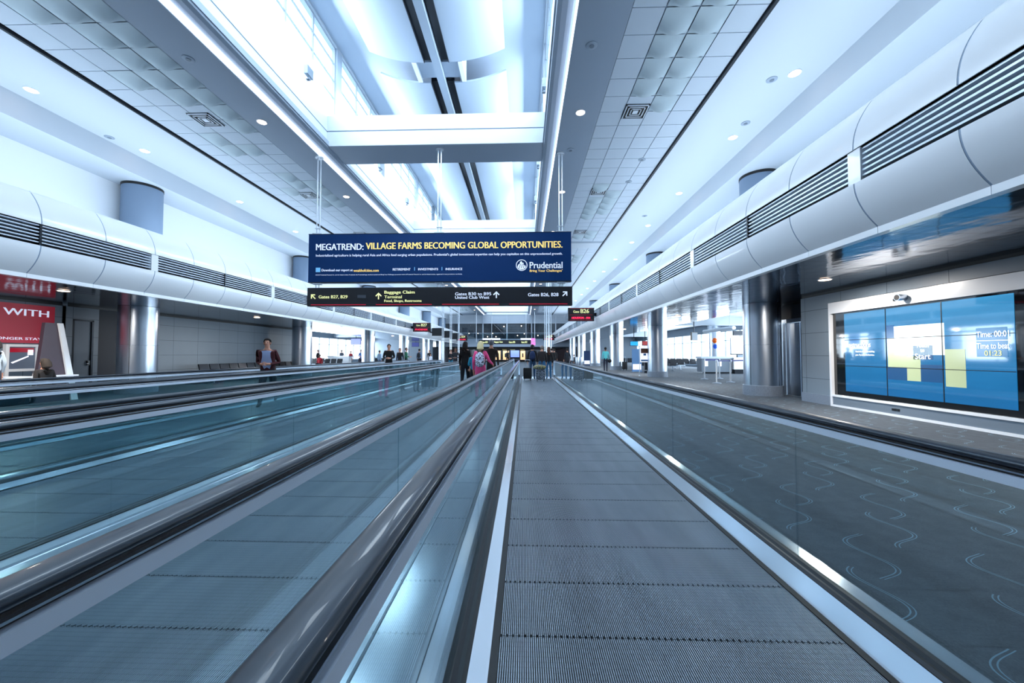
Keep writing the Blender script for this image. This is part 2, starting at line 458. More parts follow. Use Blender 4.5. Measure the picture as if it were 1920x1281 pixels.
# --- bulkhead with louvre (light shelf) on both sides
FX = 7.65                                    # distance of the bulkhead face from XC
def bulkhead(sg, nm):
    X = lambda d: XC+sg*d
    back = MB()
    back.box(X(FX+.1), X(FX+.7), YN, YB, 3.0, 4.7, M_dgrey)
    N = 10
    lower = [(X(FX-.3*(1-(1-u)**2)), 3.04+.59*u) for u in [i/N for i in range(N+1)]]
    upper = [(X(FX-.3*(1-u*u)), 4.09+.72*u) for u in [i/N for i in range(N+1)]]
    for pr in (lower, upper): back.sheet_y([(x+sg*.006, z) for x, z in pr], YN, YB, .001*sg, M_seamb)
    root = struct(back.build(nm))
    lo = MB(); up = MB(); st = MB()
    N = 10
    lower = [(X(FX-.3*(1-(1-u)**2)), 3.04+.59*u) for u in [i/N for i in range(N+1)]]
    upper = [(X(FX-.3*(1-u*u)), 4.09+.72*u) for u in [i/N for i in range(N+1)]]
    k = -3
    while True:
        ya = .24+1.28*k; yb = ya+1.28-.022; k += 1
        if ya > YB: break
        lo.sheet_y(lower, ya, yb, -.012*sg, M_gloss); up.sheet_y(upper, ya, yb, -.012*sg, M_gloss)
        st.box(X(FX), X(FX+.12), ya, yb+.016, 2.95, 3.045, M_gloss)
    lo.build('lower_panel', root, True); up.build('upper_panel', root, True); st.build('edge_strip', root)
    ls = MB()
    for i in range(6):
        z = 3.69+.072*i
        ls.add([(X(FX-.26), YN, z), (X(FX-.26), YB, z), (X(FX-.10), YB, z+.012), (X(FX-.10), YN, z+.012),
                (X(FX-.26), YN, z+.026), (X(FX-.26), YB, z+.026), (X(FX-.10), YB, z+.04), (X(FX-.10), YN, z+.04)],
               [(0, 1, 2, 3), (4, 7, 6, 5), (0, 4, 5, 1), (3, 2, 6, 7)], M_slat)
    ls.box(X(FX-.10), X(FX-.08), YN, YB, 3.64, 4.09, M_black)
    ls.build('louver', root)
    ps = MB(); j = 0; y = .24+1.28*-2
    while y < YB:
        if j % 2: ps.box(X(FX-.285), X(FX-.1), y-.1, y+.1, 3.635, 4.085, M_gloss)
        else: ps.box(X(FX-.275), X(FX-.1), y-.02, y+.02, 3.635, 4.085, M_dark)
        j += 1; y += 2.56
    ps.build('louver_post', root)
    MB().box(X(FX-.02), X(11.3), YN, YB, 4.72, 4.795, M_white).build('light_shelf', root)
    return root
bulkhead(1, 'trim_4'); bulkhead(-1, 'trim_5')
# walls above the shelf
struct(MB().box(8.35, 8.6, YN, YB, 3.0, 7.9, M_white).build('wall_right_upper'))
struct(MB().box(-14.35, -14.1, YN, YB, 3.0, 7.9, M_white).build('wall_left_upper'))
# reflective soffits
struct(MB().box(4.82, 8.6, YN, YB, 2.97, 3.03, M_soffit).build('ceiling'))
struct(MB().box(-10.6, -15.2, YN, YB, 2.97, 3.03, M_soffit).build('ceiling'))
# --- right hand lower wall
b = MB()
b.box(7.92, 8.6, YN, 6.2, 0, 2.9, M_panel); b.box(7.92, 8.6, 6.2, 10.34, 2.66, 2.9, M_panel); b.box(7.92, 8.6, 10.34, 11.42, 0.25, 2.9, M_panel)
b.box(7.9, 8.6, 10.34, 11.44, 0, .25, M_granite)
b.box(7.96, 8.6, YN, 11.42, 2.9, 2.97, M_black)
b.box(8.2, 8.6, 6.2, 10.34, 0, 2.66, M_dgrey)
b.box(8.52, 8.8, 11.42, 11.62, 0, 2.9, M_panel); b.box(8.52, 8.8, 11.42, 14.2, 2.45, 2.9, M_dgrey); b.box(8.52, 8.8, 13.15, 14.2, 0, 2.45, M_grey)
b.box(8.5, 8.8, 11.42, 14.2, 2.9, 2.97, M_black)
b.box(8.8, 18, 13.9, 14.2, 0, 4.2, M_panel)
struct(b.build('wall_right'))
# elevator door
e = MB(); e.box(8.46, 8.54, 11.66, 11.74, 0, 2.45, M_alu); e.box(8.46, 8.54, 13.06, 13.14, 0, 2.45, M_alu); e.box(8.46, 8.54, 11.74, 13.06, 2.33, 2.45, M_alu)
do = struct(e.build('door_1'))
MB().box(8.56, 8.6, 11.75, 12.39, .01, 2.32, M_steel).build('door_leaf', do)
MB().box(8.56, 8.6, 12.41, 13.05, .01, 2.32, M_steel).build('door_leaf', do)

# --- left hand lower wall (X about -15)
b = MB()
b.box(-15.3, -15, YN, 12.3, 0, 2.9, M_panel); b.box(-16.4, -16.2, 12.3, 15.2, 0, 2.97, M_dgrey); b.box(-16.4, -15.0, 12.2, 12.34, 0, 2.97, M_panel)
b.box(-15.3, -15, 12.34, 12.5, 0, 2.9, M_panel); b.box(-15.3, -15, 13.15, 13.3, 0, 2.9, M_panel); b.box(-15.3, -15, 12.5, 13.15, 2.5, 2.9, M_panel)
b.box(-15.25, -15.05, 13.3, 15.0, 0, 2.9, M_dgrey)
b.box(-15.3, -15, 15.0, 25.6, 0, 2.9, M_panel)
b.box(-15.2, -15.03, YN, 25.6, 2.9, 2.97, M_black)
b.box(-25, -15.3, 25.3, 25.6, 0, 4.2, M_panel)
struct(b.build('wall_left'))
dd = MB().box(-15.06, -15.0, 12.5, 12.56, 0, 2.5, M_dark).box(-15.06, -15.0, 13.09, 13.15, 0, 2.5, M_dark).box(-15.06, -15.0, 12.5, 13.15, 2.45, 2.5, M_dark)
dd = struct(dd.build('door_2'))
MB().box(-15.1, -15.04, 12.57, 13.08, .01, 2.44, M_grey).build('door_leaf', dd)
MB().box(-15.04, -14.99, 12.98, 13.05, .95, 1.1, M_plastic).tube([(-14.99, 13.0, 1.0), (-14.95, 13.0, 1.0), (-14.95, 12.88, 1.0)], .012, M_alu).build('door_handle', dd)

# --- gate areas
for sg, x0, x1, nm, ya in ((1, 8.6, 18.0, 'right', 14.2), (-1, -15.2, -25.0, 'left', 25.6)):
    b = MB(); b.box(x0, x1, ya, 64, 4.2, 4.4, M_ceil)
    b.box(x0, x1, 30.5, 30.9, 3.55, 4.2, M_ceil); b.box(x0, x1, 50.5, 50.9, 3.55, 4.2, M_ceil)
    b.box(x0-sg*.02, x0+sg*.1, ya, 64, 3.0, 4.2, M_white)
    struct(b.build('ceiling'))
    b = MB(); b.box(x1, x1+sg*.3, ya, 64, 0, .55, M_grey); b.box(x1, x1+sg*.3, ya, 64, 3.4, 4.3, M_grey)
    struct(b.build('wall_gate_'+nm))
    f = MB(); y = ya
    while y < 64:
        f.box(x1+sg*.1, x1+sg*.2, y-.05, y+.05, .55, 3.4, M_frame); y += 2.4
    for z in (.58, 2.55, 3.37): f.box(x1+sg*.1, x1+sg*.2, ya, 64, z-.03, z+.03, M_frame)
    wo = struct(f.build('window_%d' % (30 if sg > 0 else 31)))
    MB().box(x1+sg*.14, x1+sg*.15, ya, 64, .55, 3.4, M_pane).build('pane', wo)
b = MB().box(-25.3, -15.1, 64, 64.3, 0, 4.4, M_grey).box(8.6, 18.3, 64, 64.3, 0, 4.4, M_grey)
struct(b.build('wall_end'))
# wall behind the photographer
struct(MB().box(-16, 9, YN-.3, YN, 0, 12.5, M_grey).build('wall_back'))

# --- far bridge with glass gallery
b = MB()
b.box(-15, 9, YB, YB+6, 2.55, 3.35, M_soft); b.box(-15, 9, YB, YB+.3, 3.35, 3.9, M_soft)
b.box(-15, 9, YB+.1, YB+.5, 6.6, 8.3, M_ceil)
b.box(-16, 10, YB+6, YB+6.3, 2.55, 8, M_dgrey)
b.box(-16, 10, YB+.5, YB+6, 7.2, 7.4, M_dark)
b.box(-16, 10, YB+.4, YB+24, 2.3, 2.55, M_dark)
b.box(-16, -13, YB, YB+24, 0, 2.4, M_dgrey); b.box(7, 10, YB, YB+24, 0, 2.4, M_dgrey)
b.box(-16, 10, YF, YF+.3, 0, 3, M_dgrey)
b.box(XC-WX-1, XC+WX+1, YB, YB+.3, 8, 12.6, M_white)
struct(b.build('wall_bridge'))
g = MB()
for x in (-11.1, -7.0, -2.93, 1.24, 5.3): g.box(x-.08, x+.08, YB-.1, YB+.1, 3.35, 8.0, M_frame)
g.box(-15, 9, YB-.05, YB+.05, 6.5, 6.62, M_frame)
wo = struct(g.build('window_40')); MB().box(-15, 9, YB-.01, YB, 3.9, 6.6, M_pane).build('pane', wo)
r = thing('glass_guardrail', 'glass guardrail with pale top rail along the far bridge gallery', 'railing', (XC, YB-.2, 3.9))
child(MB().box(-14, 8.5, YB-.22, YB-.2, 3.9, 4.85, M_glass), 'glass_panel', r); child(MB().box(-14, 8.5, YB-.24, YB-.18, 4.85, 4.9, M_alu), 'top_rail', r)
for i, (x, z) in enumerate([(-9.8, 5.0), (-8.2, 5.0), (-5.6, 5.0), (-6.5, 4.4), (-5.0, 4.4), (-1.2, 4.6), (0, 4.9), (2.4, 4.6), (-3.6, 6.2), (-.5, 6.3)]):
    o = MB().ball((x, YB+3, z), .09, M_lamp, 8, 6).build('ceiling_lamp')
    tag(o, 'small warm lamp glowing in the dark bridge gallery', 'lamp', 'warm gallery lamps')

# ================================================================== STRUCTURAL COLUMNS
def column(x, y, i, side):
    rt = thing('column', 'round polished steel column with granite foot, ' + ordl(i, 'the %s hand row' % side), 'column', (x, y, 0), 0, 'columns on the %s' % side)
    MB().lathe([(.57, 0), (.57, .32), (.55, .33)], 0, 0, M_granite, 40).build('granite_base', rt, True)
    c = MB()
    c.lathe([(.54, .33), (.54, 1.62), (.532, 1.625), (.532, 1.635), (.54, 1.64), (.54, 2.965)], 0, 0, M_steel, 48)
    for a in (0, PI/2, PI, 3*PI/2):
        c.box(.54*math.cos(a+.4)-.006, .54*math.cos(a+.4)+.006, .54*math.sin(a+.4)-.006, .54*math.sin(a+.4)+.006, .33, 2.96, M_dark)
    c.build('steel_cladding', rt, True)
    u = MB(); u.lathe([(.56, 4.8), (.56, 7.14)], 0, 0, pm('column_grey_paint', (112, 132, 156), .6), 40); u.lathe([(.57, 7.14), (.57, 7.225)], 0, 0, M_black, 40)
    u.build('upper_shaft', rt, True)
CY = [13.05+10.1*k for k in range(6)]
for i, y in enumerate(CY):
    column(7.78, y, i, 'right'); column(-13.5, y+.2, i, 'left')
o = MB().lathe([(.45, 0), (.45, 4.2)], 0, 0, M_steel, 32).build('column', None, True, (16.6, 34.6, 0))
tag(o, 'steel column standing by the gate windows behind the balloons', 'column')

# ================================================================== MOVING WALKWAYS
PITCH = .0094; PAL = .4325
def belt_mesh(xl, xr, y0, y1):
    b = MB(); n = int((xr-xl)/PITCH); off = (xr-xl-n*PITCH)/2
    vs = []; fs = []; mi = []
    k0 = int(math.floor((y0-1.87)/PAL)); k1 = int((y1-1.87)/PAL)
    for k in range(k0, k1):
        ya = 1.87+PAL*k; yb = ya+PAL
        for i in range(n):
            x = xl+off+PITCH*i; xa, xb = x+PITCH*.26, x+PITCH*.74
            a0 = ya+(.012 if i % 3 == 0 else .003); a1 = yb-(.001 if i % 3 else .006)
            q = len(vs)
            vs += [(xa, a0, 0), (xb, a0, 0), (xb, a1, 0), (xa, a1, 0), (xa-.0008, a0, -.009), (xb+.0008, a0, -.009), (xb+.0008, a1, -.009), (xa-.0008, a1, -.009)]
            fs += [(q, q+1, q+2, q+3), (q, q+3, q+7, q+4), (q+1, q+5, q+6, q+2), (q, q+4, q+5, q+1)]
            mi += [0, 0, 0, 0]
    q = len(vs); ya, yb = 1.87+PAL*k0, 1.87+PAL*k1
    vs += [(xl, ya, -.009), (xr, ya, -.009), (xr, yb, -.009), (xl, yb, -.009)]; fs.append((q, q+1, q+2, q+3)); mi.append(1)
    me = bpy.data.meshes.new('belt'); me.from_pydata(vs, [], fs); me.materials.append(M_belt); me.materials.append(M_groove)
    me.polygons.foreach_set('material_index', mi); me.update(); return me
def rail_path(y1, zt, rr):
    """y,z points: along the top, round the far end, back underneath"""
    p = [(YS, zt)]+[(y1+rr*math.sin(t), zt-rr+rr*math.cos(t)) for t in [PI*i/14 for i in range(15)]]
    return p
YS = -2.6
def sweep(mb, path, sect, xc, mat):
    """path of (y,z); section of (x offset, normal offset)"""
    n = len(sect); L = len(path); vs = []
    for i, (y, z) in enumerate(path):
        a = path[max(i-1, 0)]; c = path[min(i+1, L-1)]
        dy, dz = c[0]-a[0], c[1]-a[1]; l = math.hypot(dy, dz); ny, nz = -dz/l, dy/l
        for sx, sn in sect: vs.append((xc+sx, y+ny*sn, z+nz*sn))
    fs = [(i*n+k, i*n+(k+1) % n, (i+1)*n+(k+1) % n, (i+1)*n+k) for i in range(L-1) for k in range(n)]
    fs += [tuple(range(n-1, -1, -1)), tuple((L-1)*n+k for k in range(n))]
    mb.add(vs, fs, mat)
def walkway(name_label, xl, xr, y1, belt=None):
    rt = thing('moving_walkway', name_label, 'moving walkway', ((xl+xr)/2, 0, 0), 0, 'parallel moving walkways')
    bl, br = xl+.18, xr-.225
    zf = .012
    me = belt or belt_mesh(bl, br, -2.4, y1-1)
    bo = bpy.data.objects.new('belt', me); C.objects.link(bo); bo.parent = rt; bo.matrix_parent_inverse = Matrix.Translation((-(xl+xr)/2, 0, 0))
    bo.location.z = zf
    # landing plates
    child(MB().box(bl, br, y1-1, y1+.9, 0.001, zf+.002, M_alu2), 'landing_plate', rt)
    for sg, xg, xb in ((-1, xl, bl), (1, xr, br)):
        child(MB().box(xb, xb+sg*.035, YS, y1, 0.0, .016, M_black), 'skirt_brush', rt)
        d = MB(); d.prism_y([(xb+sg*.035, .0), (xb+sg*.035, .018), (xb+sg*.045, .022), (xg-sg*.068, .055), (xg-sg*.068, 0)], YS, y1, M_deck)
        child(d, 'inner_deck', rt)
        d = MB(); d.prism_y([(xg-sg*.066, 0), (xg-sg*.066, .058), (xg-sg*.05, .068), (xg-sg*.03, .064), (xg-sg*.01, .072), (xg+sg*.02, .072), (xg+sg*.02, 0)], YS, y1, M_gasket); child(d, 'glass_gasket', rt)
        d = MB(); d.prism_y([(xg+sg*.022, 0), (xg+sg*.022, .066), (xg+sg*.12, .062), (xg+sg*.125, .05), (xg+sg*.125, 0)], YS, y1, M_deck); child(d, 'outer_deck', rt)
        # glass
        y = -1.55
        while y < y1-.9:
            ye = min(y+2.03, y1-.6) if y+2.03 < y1-.9 else None
            if ye: child(MB().box(xg-.006, xg+.006, y+.005, ye-.005, .06, .90, M_glass), 'glass_panel', rt)
            else: break
            y += 2.03
        pr = [(y+.005, .06), (y1, .06)]+[(y1+.38*math.sin(t), .52-.38*math.cos(t)) for t in [PI*i/12 for i in range(1, 13)]]+[(y+.005, .90)]
        child(MB().prism_x(pr, xg-.006, xg+.006, M_glass), 'glass_panel', rt)
        # handrail and its guide
        pth = rail_path(y1, .970, .44)
        hr = MB(); sweep(hr, pth, [(.042*math.cos(a_)*(abs(math.cos(a_))**-.25 if abs(math.cos(a_)) > .01 else 1), -.014+.018*math.sin(a_)) for a_ in [PI-PI*2*q/24 for q in range(24)]], xg, M_rubber)
        child(hr, 'handrail', rt, True)
        gd = MB()
        sweep(gd, rail_path(y1, .938, .407), [(-.022, .0), (.022, 0), (.022, -.026), (-.022, -.026)], xg, M_black)
        sweep(gd, rail_path(y1, .931, .400), [(-.036, .0), (.036, 0), (.036, -.005), (-.036, -.005)], xg, M_alu)
        sweep(gd, rail_path(y1, .916, .385), [(-.043, .0), (.043, 0), (.043, -.034), (-.043, -.034)], xg, M_alu2)
        child(gd, 'handrail_guide', rt)
    return rt, me
walkway('nearest moving walkway, under the photographer, with glass balustrades and black handrails', -.295, 1.69, 22.0)
w2, me2 = walkway('second moving walkway from the right, carrying the pink-jacketed walker', -2.71, -.81, 30.0)
def shifted(me, dx):
    m = me.copy()
    m.transform(Matrix.Translation((dx, 0, 0))); return m
walkway('third moving walkway from the right, empty near the camera', -5.2, -3.22, 24.0)
walkway('leftmost moving walkway, carrying the running man in burgundy', -7.2, -5.48, 24.0)
for i, (xa, xb) in enumerate(((-.68, -.425), (-3.09, -2.85), (-5.35, -5.33))):
    o = MB().box(xa, xb, YS, 22, 0.001, .05, M_deck).build('divider_deck')
    tag(o, 'polished metal deck filling the gap between %s walkways' % ('the two rightmost', 'the two middle', 'the two leftmost')[i], 'deck', 'metal decks between walkways')

# ================================================================== CEILING FITTINGS
def downlight(x, y, z, label, group, r=.11):
    rt = thing('recessed_downlight', label, 'ceiling light', (x, y, z), 0, group)
    MB().lathe([(r*1.25, -.012), (r*1.25, 0), (r, 0.0), (r, -.01)], 0, 0, M_white, 20).build('trim_ring', rt, True)
    MB().lathe([(r*.98, -.02), (r*.98, -.0125)], 0, 0, M_lamp, 20).build('lens', rt)
    return rt
proto = None
rows = [(1.54, HC, [5.3+5.23*k for k in range(11)], 'downlights right of the skylights'),
        (-7.45, HC, [5.4+5.28*k for k in range(11)], 'downlights left of the skylights'),
        (6.3, HC-.06, [2.4, 5.3, 9.1, 11.8, 15.9, 19.9, 22.9, 27.0, 31, 35, 39, 43, 48, 54], 'downlights in the outer right ceiling'),
        (-12.2, HC-.06, [2.4, 5.3, 9.1, 12.0, 16.2, 20.3, 24.4, 28.5, 33, 38, 43, 48, 54], 'downlights in the outer left ceiling'),
        (6.6, 2.97, [3.1, 8.75, 17, 26, 35], 'lamps in the right mirror soffit'),
        (-11.9, 2.97, [4.0, 9.69, 17, 26, 35], 'lamps in the left mirror soffit')]
for x, z, ys, rest in rows:
    vis = 0
    for y in ys:
        if y < (6.5 if z > 5 else 2): continue
        lb = 'glowing round lamp, ' + ordl(vis, rest)
        if proto is None: proto = downlight(x, y, z, lb, rest); 
        else:
            d = dup(proto, (x, y, z), lb); d['group'] = rest
        vis += 1
# ventilation diffusers
def vent(x, y, label):
    rt = thing('ceiling_vent', label, 'air vent', (x, y, HC), 0, 'square ceiling air vents')
    f = MB()
    for i, s_ in enumerate((.30, .22, .14)):
        z0 = -.02-.012*i*0; t = .022
        for (xa, xb, ya, yb) in ((-s_, s_, -s_, -s_+t), (-s_, s_, s_-t, s_), (-s_, -s_+t, -s_, s_), (s_-t, s_, -s_, s_)):
            f.box(xa, xb, ya, yb, z0-.02, -.002, M_frame)
    f.build('frame', rt); MB().box(-.31, .31, -.31, .31, -.012, -.001, M_black).build('backing', rt)
    MB().box(-.07, .07, -.07, .07, -.035, -.014, M_frame).build('core', rt)
for sd, x in (('right', 3.02), ('left', -8.95)):
    for i, k in enumerate(range(0, 6)):
        vent(x, 10.52+5.25*k, 'dark square vent, ' + ordl(i, 'the %s tiled ceiling vents' % sd))
for i, (x, y, z) in enumerate([(5.9, 9.3, HC-.06), (6.27, 11.07, HC-.06), (4.0, 13.2, HC), (4.0, 14.9, HC), (-12.5, 11.2, HC-.06), (1.45, 8.2, HC), (-7.5, 8.3, HC), (1.5, 12.5, HC), (5.7, 18.5, HC-.06)]):
    o = MB().lathe([(.10, -.02), (.12, -.012), (.12, 0)], 0, 0, M_soft, 16).lathe([(.05, -.03), (.05, -.018)], 0, 0, M_grey, 12).build('ceiling_speaker', None, True, (x, y, z))
    tag(o, 'small round pale ceiling speaker set flush in the white ceiling', 'ceiling speaker', 'round ceiling speakers')
# small floodlights on the clerestory sills
for i, (x, y) in enumerate([(-6.3, 11.2), (-6.3, 17.0), (-6.3, 21.0), (.5, 12.0), (.5, 17), (.5, 21)]):
    sx = 1 if x < -3 else -1
    o = MB().box(-.06, .06, -.16, .16, .1, .36, M_grey).tube([(0, 0, 0), (0, 0, .12)], .02, M_grey).box(-.05, .05, -.05, .05, 0, .02, M_grey).build('floodlight', None, False, (-6.42 if sx > 0 else .62, y, 9.5))
    tag(o, 'small grey floodlight on the %s clerestory sill, %s' % ('left' if sx > 0 else 'right', ['nearest', 'middle', 'farthest'][i % 3]), 'floodlight', 'clerestory floodlights')

# ================================================================== OVERHEAD SIGNS
def blue_mat():
    m = pm('advert_blue', (0, 40, 88), .5, 0, 0, 0, .2)
    b = m.node_tree.nodes['Principled BSDF']; b.inputs['Emission Color'].default_value = lin((4, 50, 104))+(1,); b.inputs['Emission Strength'].default_value = .06
    return m
M_ad = blue_mat()
M_tw = pm('sign_white', (206, 216, 236), .5, 0, .22); M_ty = pm('sign_yellow', (244, 208, 120), .5, 0, .22); M_tb = pm('sign_pale_blue', (110, 180, 228), .5, 0, .15)
M_sb = pm('wayfinding_black', (26, 27, 32), .4); M_sy = pm('wayfinding_yellow', (226, 228, 160), .5, 0, .25); M_red = pm('wayfinding_red', (180, 22, 50), .5, 0, .2)
M_led = pm('red_led', (255, 40, 80), .5, 0, .7)
SX0, SX1, SY = -7.12, 1.52, 12.6
ad = thing('advertising_banner', 'large blue illuminated advertising banner hanging over the walkways', 'sign', (XC+.1, SY, 3.7))
child(MB().box(SX0, SX1, SY, SY+.22, 3.70, 5.28, M_ad).box(SX0-.01, SX1+.01, SY-.004, SY+.23, 5.28, 5.30, M_dark).box(SX0-.01, SX1+.01, SY-.004, SY+.23, 3.68, 3.70, M_dark), 'panel', ad)
ty = SY-.012
def tx(px_): return SX0+(px_-68)/(1820-68)*(SX1-SX0)       # measured along the banner
def tz(py_): return 5.28-(py_-62)/(385-62)*(5.28-3.70)
text('headline', 'MEGATREND:', (tx(120), ty, tz(170)), tx(440)-tx(120), .215, M_tw, ad, bold=.012)
text('headline', 'VILLAGE FARMS BECOMING GLOBAL OPPORTUNITIES.', (tx(458), ty, tz(166)), tx(1762)-tx(458), .215, M_ty, ad, bold=.012)
text('subtitle', 'Industrialized agriculture is helping rural Asia and Africa feed surging urban populations. Prudential\u2019s global investment expertise can help you capitalize on this unprecedented growth.', (tx(120), ty, tz(218)), tx(1762)-tx(120), .10, M_tw, ad, bold=.006)
text('caption', 'Download our report at', (tx(160), ty, tz(318)), tx(370)-tx(160), .10, M_tw, ad, bold=.01)
text('caption', 'wealthofcities.com', (tx(376), ty, tz(318)), tx(545)-tx(376), .09, M_ty, ad, bold=.008)
child(MB().prism_x([(0, 0), (0, 0)], 0, 0, M_tb) if False else MB().box(tx(120), tx(150), ty-.004, ty+.01, tz(318), tz(288), M_tb), 'document_icon', ad)
for t_, a, c in (('RETIREMENT', 640, 758), ('INVESTMENTS', 810, 942), ('INSURANCE', 993, 1103)):
    text('caption', t_, (tx(a), ty, tz(311)), tx(c)-tx(a), .075, M_tw, ad, bold=.008)
for p in (785, 968): child(MB().box(tx(p)-.008, tx(p)+.008, ty-.002, ty+.01, tz(312), tz(289), M_tb), 'divider_line', ad)
text('small_print', '\u00a9 2013 Prudential Financial, Inc. and its related entities. Prudential, the Prudential logo, the Rock symbol and Bring Your Challenges are service marks of Prudential Financial, Inc. and its related entities, registered in many jurisdictions worldwide.', (tx(120), ty, tz(343)), tx(1103)-tx(120), .045, M_tw, ad)
text('logo_lettering', 'Prudential', (tx(1548), ty, tz(303)), tx(1762)-tx(1548), .21, M_tw, ad, bold=.008)
text('slogan', 'Bring Your Challenges\u2019', (tx(1548), ty, tz(331)), tx(1762)-tx(1548), .10, M_ty, ad, bold=.008)
# round rock emblem
lg = MB(); cx, cz = tx(1495), tz(281); R_ = .185
ring = []; N = 40
vs = [(cx+R_*math.cos(2*PI*i/N)*r_, ty-.005, cz+R_*math.sin(2*PI*i/N)*r_) for r_ in (1, .88) for i in range(N)]
lg.add(vs, [(i, (i+1) % N, N+(i+1) % N, N+i) for i in range(N)], M_tw)
lg.add([(cx+a*R_, ty-.005, cz+b_*R_) for a, b_ in ((-.75, -.35), (-.6, .1), (-.35, .25), (-.25, .6), (.0, .72), (.1, .45), (.35, .4), (.3, .05), (.6, .0), (.75, -.35), (.3, -.75), (-.3, -.78))], [tuple(range(12))], M_tw)
for q in range(3):
    a = -.45+.35*q
    lg.add([(cx+u*R_, ty-.009, cz+v*R_) for u, v in ((a, -.5), (a+.09, -.5), (a+.28, .2), (a+.2, .25))], [(0, 1, 2, 3)], M_ad)
child(lg, 'emblem', ad)
# hangers
for x, zt in ((-6.86, HC), (XC+.1, 8.14), (1.2, HC)):
    hg = MB()
    for dx in (-.05, .05): hg.tube([(x+dx, SY+.1, 5.29), (x+dx, SY+.1, zt-.02)], .018, M_rod)
    hg.box(x-.16, x+.16, SY+.02, SY+.18, 5.3, 5.34, M_rod); hg.lathe([(.13, zt-.04), (.13, zt-.001)], x, SY+.1, M_rod, 16); hg.box(x-.1, x+.1, SY+.06, SY+.14, 5.5, 5.52, M_rod)
    child(hg, 'hanger_rod', ad)
# wayfinding sign under it
wf = thing('wayfinding_sign', 'long black wayfinding sign with yellow and white gate directions, under the blue banner', 'sign', (XC+.1, SY, 2.9))
child(MB().box(-7.14, 1.55, SY, SY+.2, 2.90, 3.51, M_sb), 'panel', wf)
def wx(px_): return -7.14+(px_-63)/(1824-63)*(8.69)
def wz(py_): return 3.51-(py_-415)/(545-415)*.61
for x in (-6.86, XC+.1, 1.2):
    cn = MB()
    for dx in (-.05, .05): cn.tube([(x+dx, SY+.1, 3.5), (x+dx, SY+.1, 3.678)], .016, M_rod)
    cn.box(x-.13, x+.13, SY+.03, SY+.17, 3.63, 3.678, M_rod)
    child(cn, 'connector_rod', wf)
def T(b_, xa, xb, zb, h, mat, bold=.01): text('lettering', b_, (wx(xa), ty, wz(zb)), wx(xb)-wx(xa), h, mat, wf, bold=bold)
T('Gates B27, B29', 142, 336, 494, .12, M_sy)
T('Baggage Claim', 584, 786, 466, .13, M_sy); T('Terminal', 584, 700, 492, .095, M_sy); T('Food, Shops, Restrooms', 584, 832, 523, .105, M_sy)
T('Gates B30 to B95', 1055, 1293, 474, .1, M_tw); T('United Club West', 1055, 1280, 498, .095, M_tw)
T('Gates B26, B28', 1535, 1733, 486, .125, M_tw)
def arrow(cx, cz, ang, s_, mat):
    pts = [(-.09, -.5), (.09, -.5), (.09, .2), (.38, -.08), (.5, .06), (0, .55), (-.5, .06), (-.38, -.08), (-.09, .2)]
    v = [(cx+(u*math.cos(ang)-w_*math.sin(ang))*s_, ty-.004, cz+(u*math.sin(ang)+w_*math.cos(ang))*s_) for u, w_ in pts]
    b_ = MB(); b_.add(v, [tuple(range(9))], mat); child(b_, 'arrow', wf)
arrow(wx(105), wz(478), PI/4, .2, M_sy); arrow(wx(545), wz(476), 0, .21, M_sy); arrow(wx(1327), wz(471), 0, .21, M_tw); arrow(wx(1775), wz(466), -PI/4, .2, M_tw)
for a, c in ((90, 460), (527, 900), (968, 1345), (1412, 1792)):
    child(MB().box(wx(a), wx(c), ty-.003, ty+.012, 2.935, 2.955, M_red), 'red_line', wf)
child(MB().box(wx(403), wx(460), ty-.001, ty+.012, wz(490), wz(467), pm('sticker_grey', (70, 76, 86), .5)), 'sticker', wf)

def gate_sign(x0, x1, y, z0, z1, num, led, label, bx0, bx1):
    g = thing('gate_sign', label, 'sign', ((x0+x1)/2, y, z0), 0, 'hanging gate number signs')
    child(MB().box(x0, x1, y, y+.25, z0, z1, M_sb), 'case', g)
    child(MB().box(bx0, bx1, y+.08, y+.16, (z0+z1)/2-.1, (z0+z1)/2+.1, M_dark), 'bracket', g)
    w_ = x1-x0; h = z1-z0
    text('lettering', 'Gate', (x0+.2*w_, y-.01, z0+.62*h), .22*w_, .15*h/.8, M_sy, g, bold=.008)
    text('lettering', num, (x0+.48*w_, y-.01, z0+.6*h), .32*w_, .3*h, M_sy, g, bold=.012)
    child(MB().box(x0+.1*w_, x0+.88*w_, y-.004, y+.01, z0+.12*h, z0+.36*h, M_plastic), 'display', g)
    text('led_lettering', led, (x0+.14*w_, y-.012, z0+.16*h), .7*w_, .16*h, M_led, g, bold=.012)
    for zz in (.08, .47, .96): child(MB().box(x0+.06*w_, x0+.94*w_, y-.004, y+.01, z0+zz*h-.008, z0+zz*h+.004, M_red), 'red_line', g)
gate_sign(2.72, 4.32, 24.25, 3.37, 4.19, 'B26', 'HOUSTON - IAH', 'black Gate B26 sign with red display, bracketed off the right bulkhead', 4.3, 4.48)
gate_sign(-10.1, -8.5, 35.1, 3.36, 4.16, 'B27', 'PHOENIX', 'black Gate B27 sign with red display, bracketed off the left bulkhead', -10.3, -10.1)
gate_sign(-10.1, -8.5, 58, 3.3, 4.1, 'B29', 'SALT LAKE', 'black Gate B29 sign far away by the left bulkhead', -10.3, -10.1)
gate_sign(2.72, 4.32, 56, 3.3, 4.1, 'B28', 'DENVER', 'black Gate B28 sign far away by the right bulkhead', 4.3, 4.48)
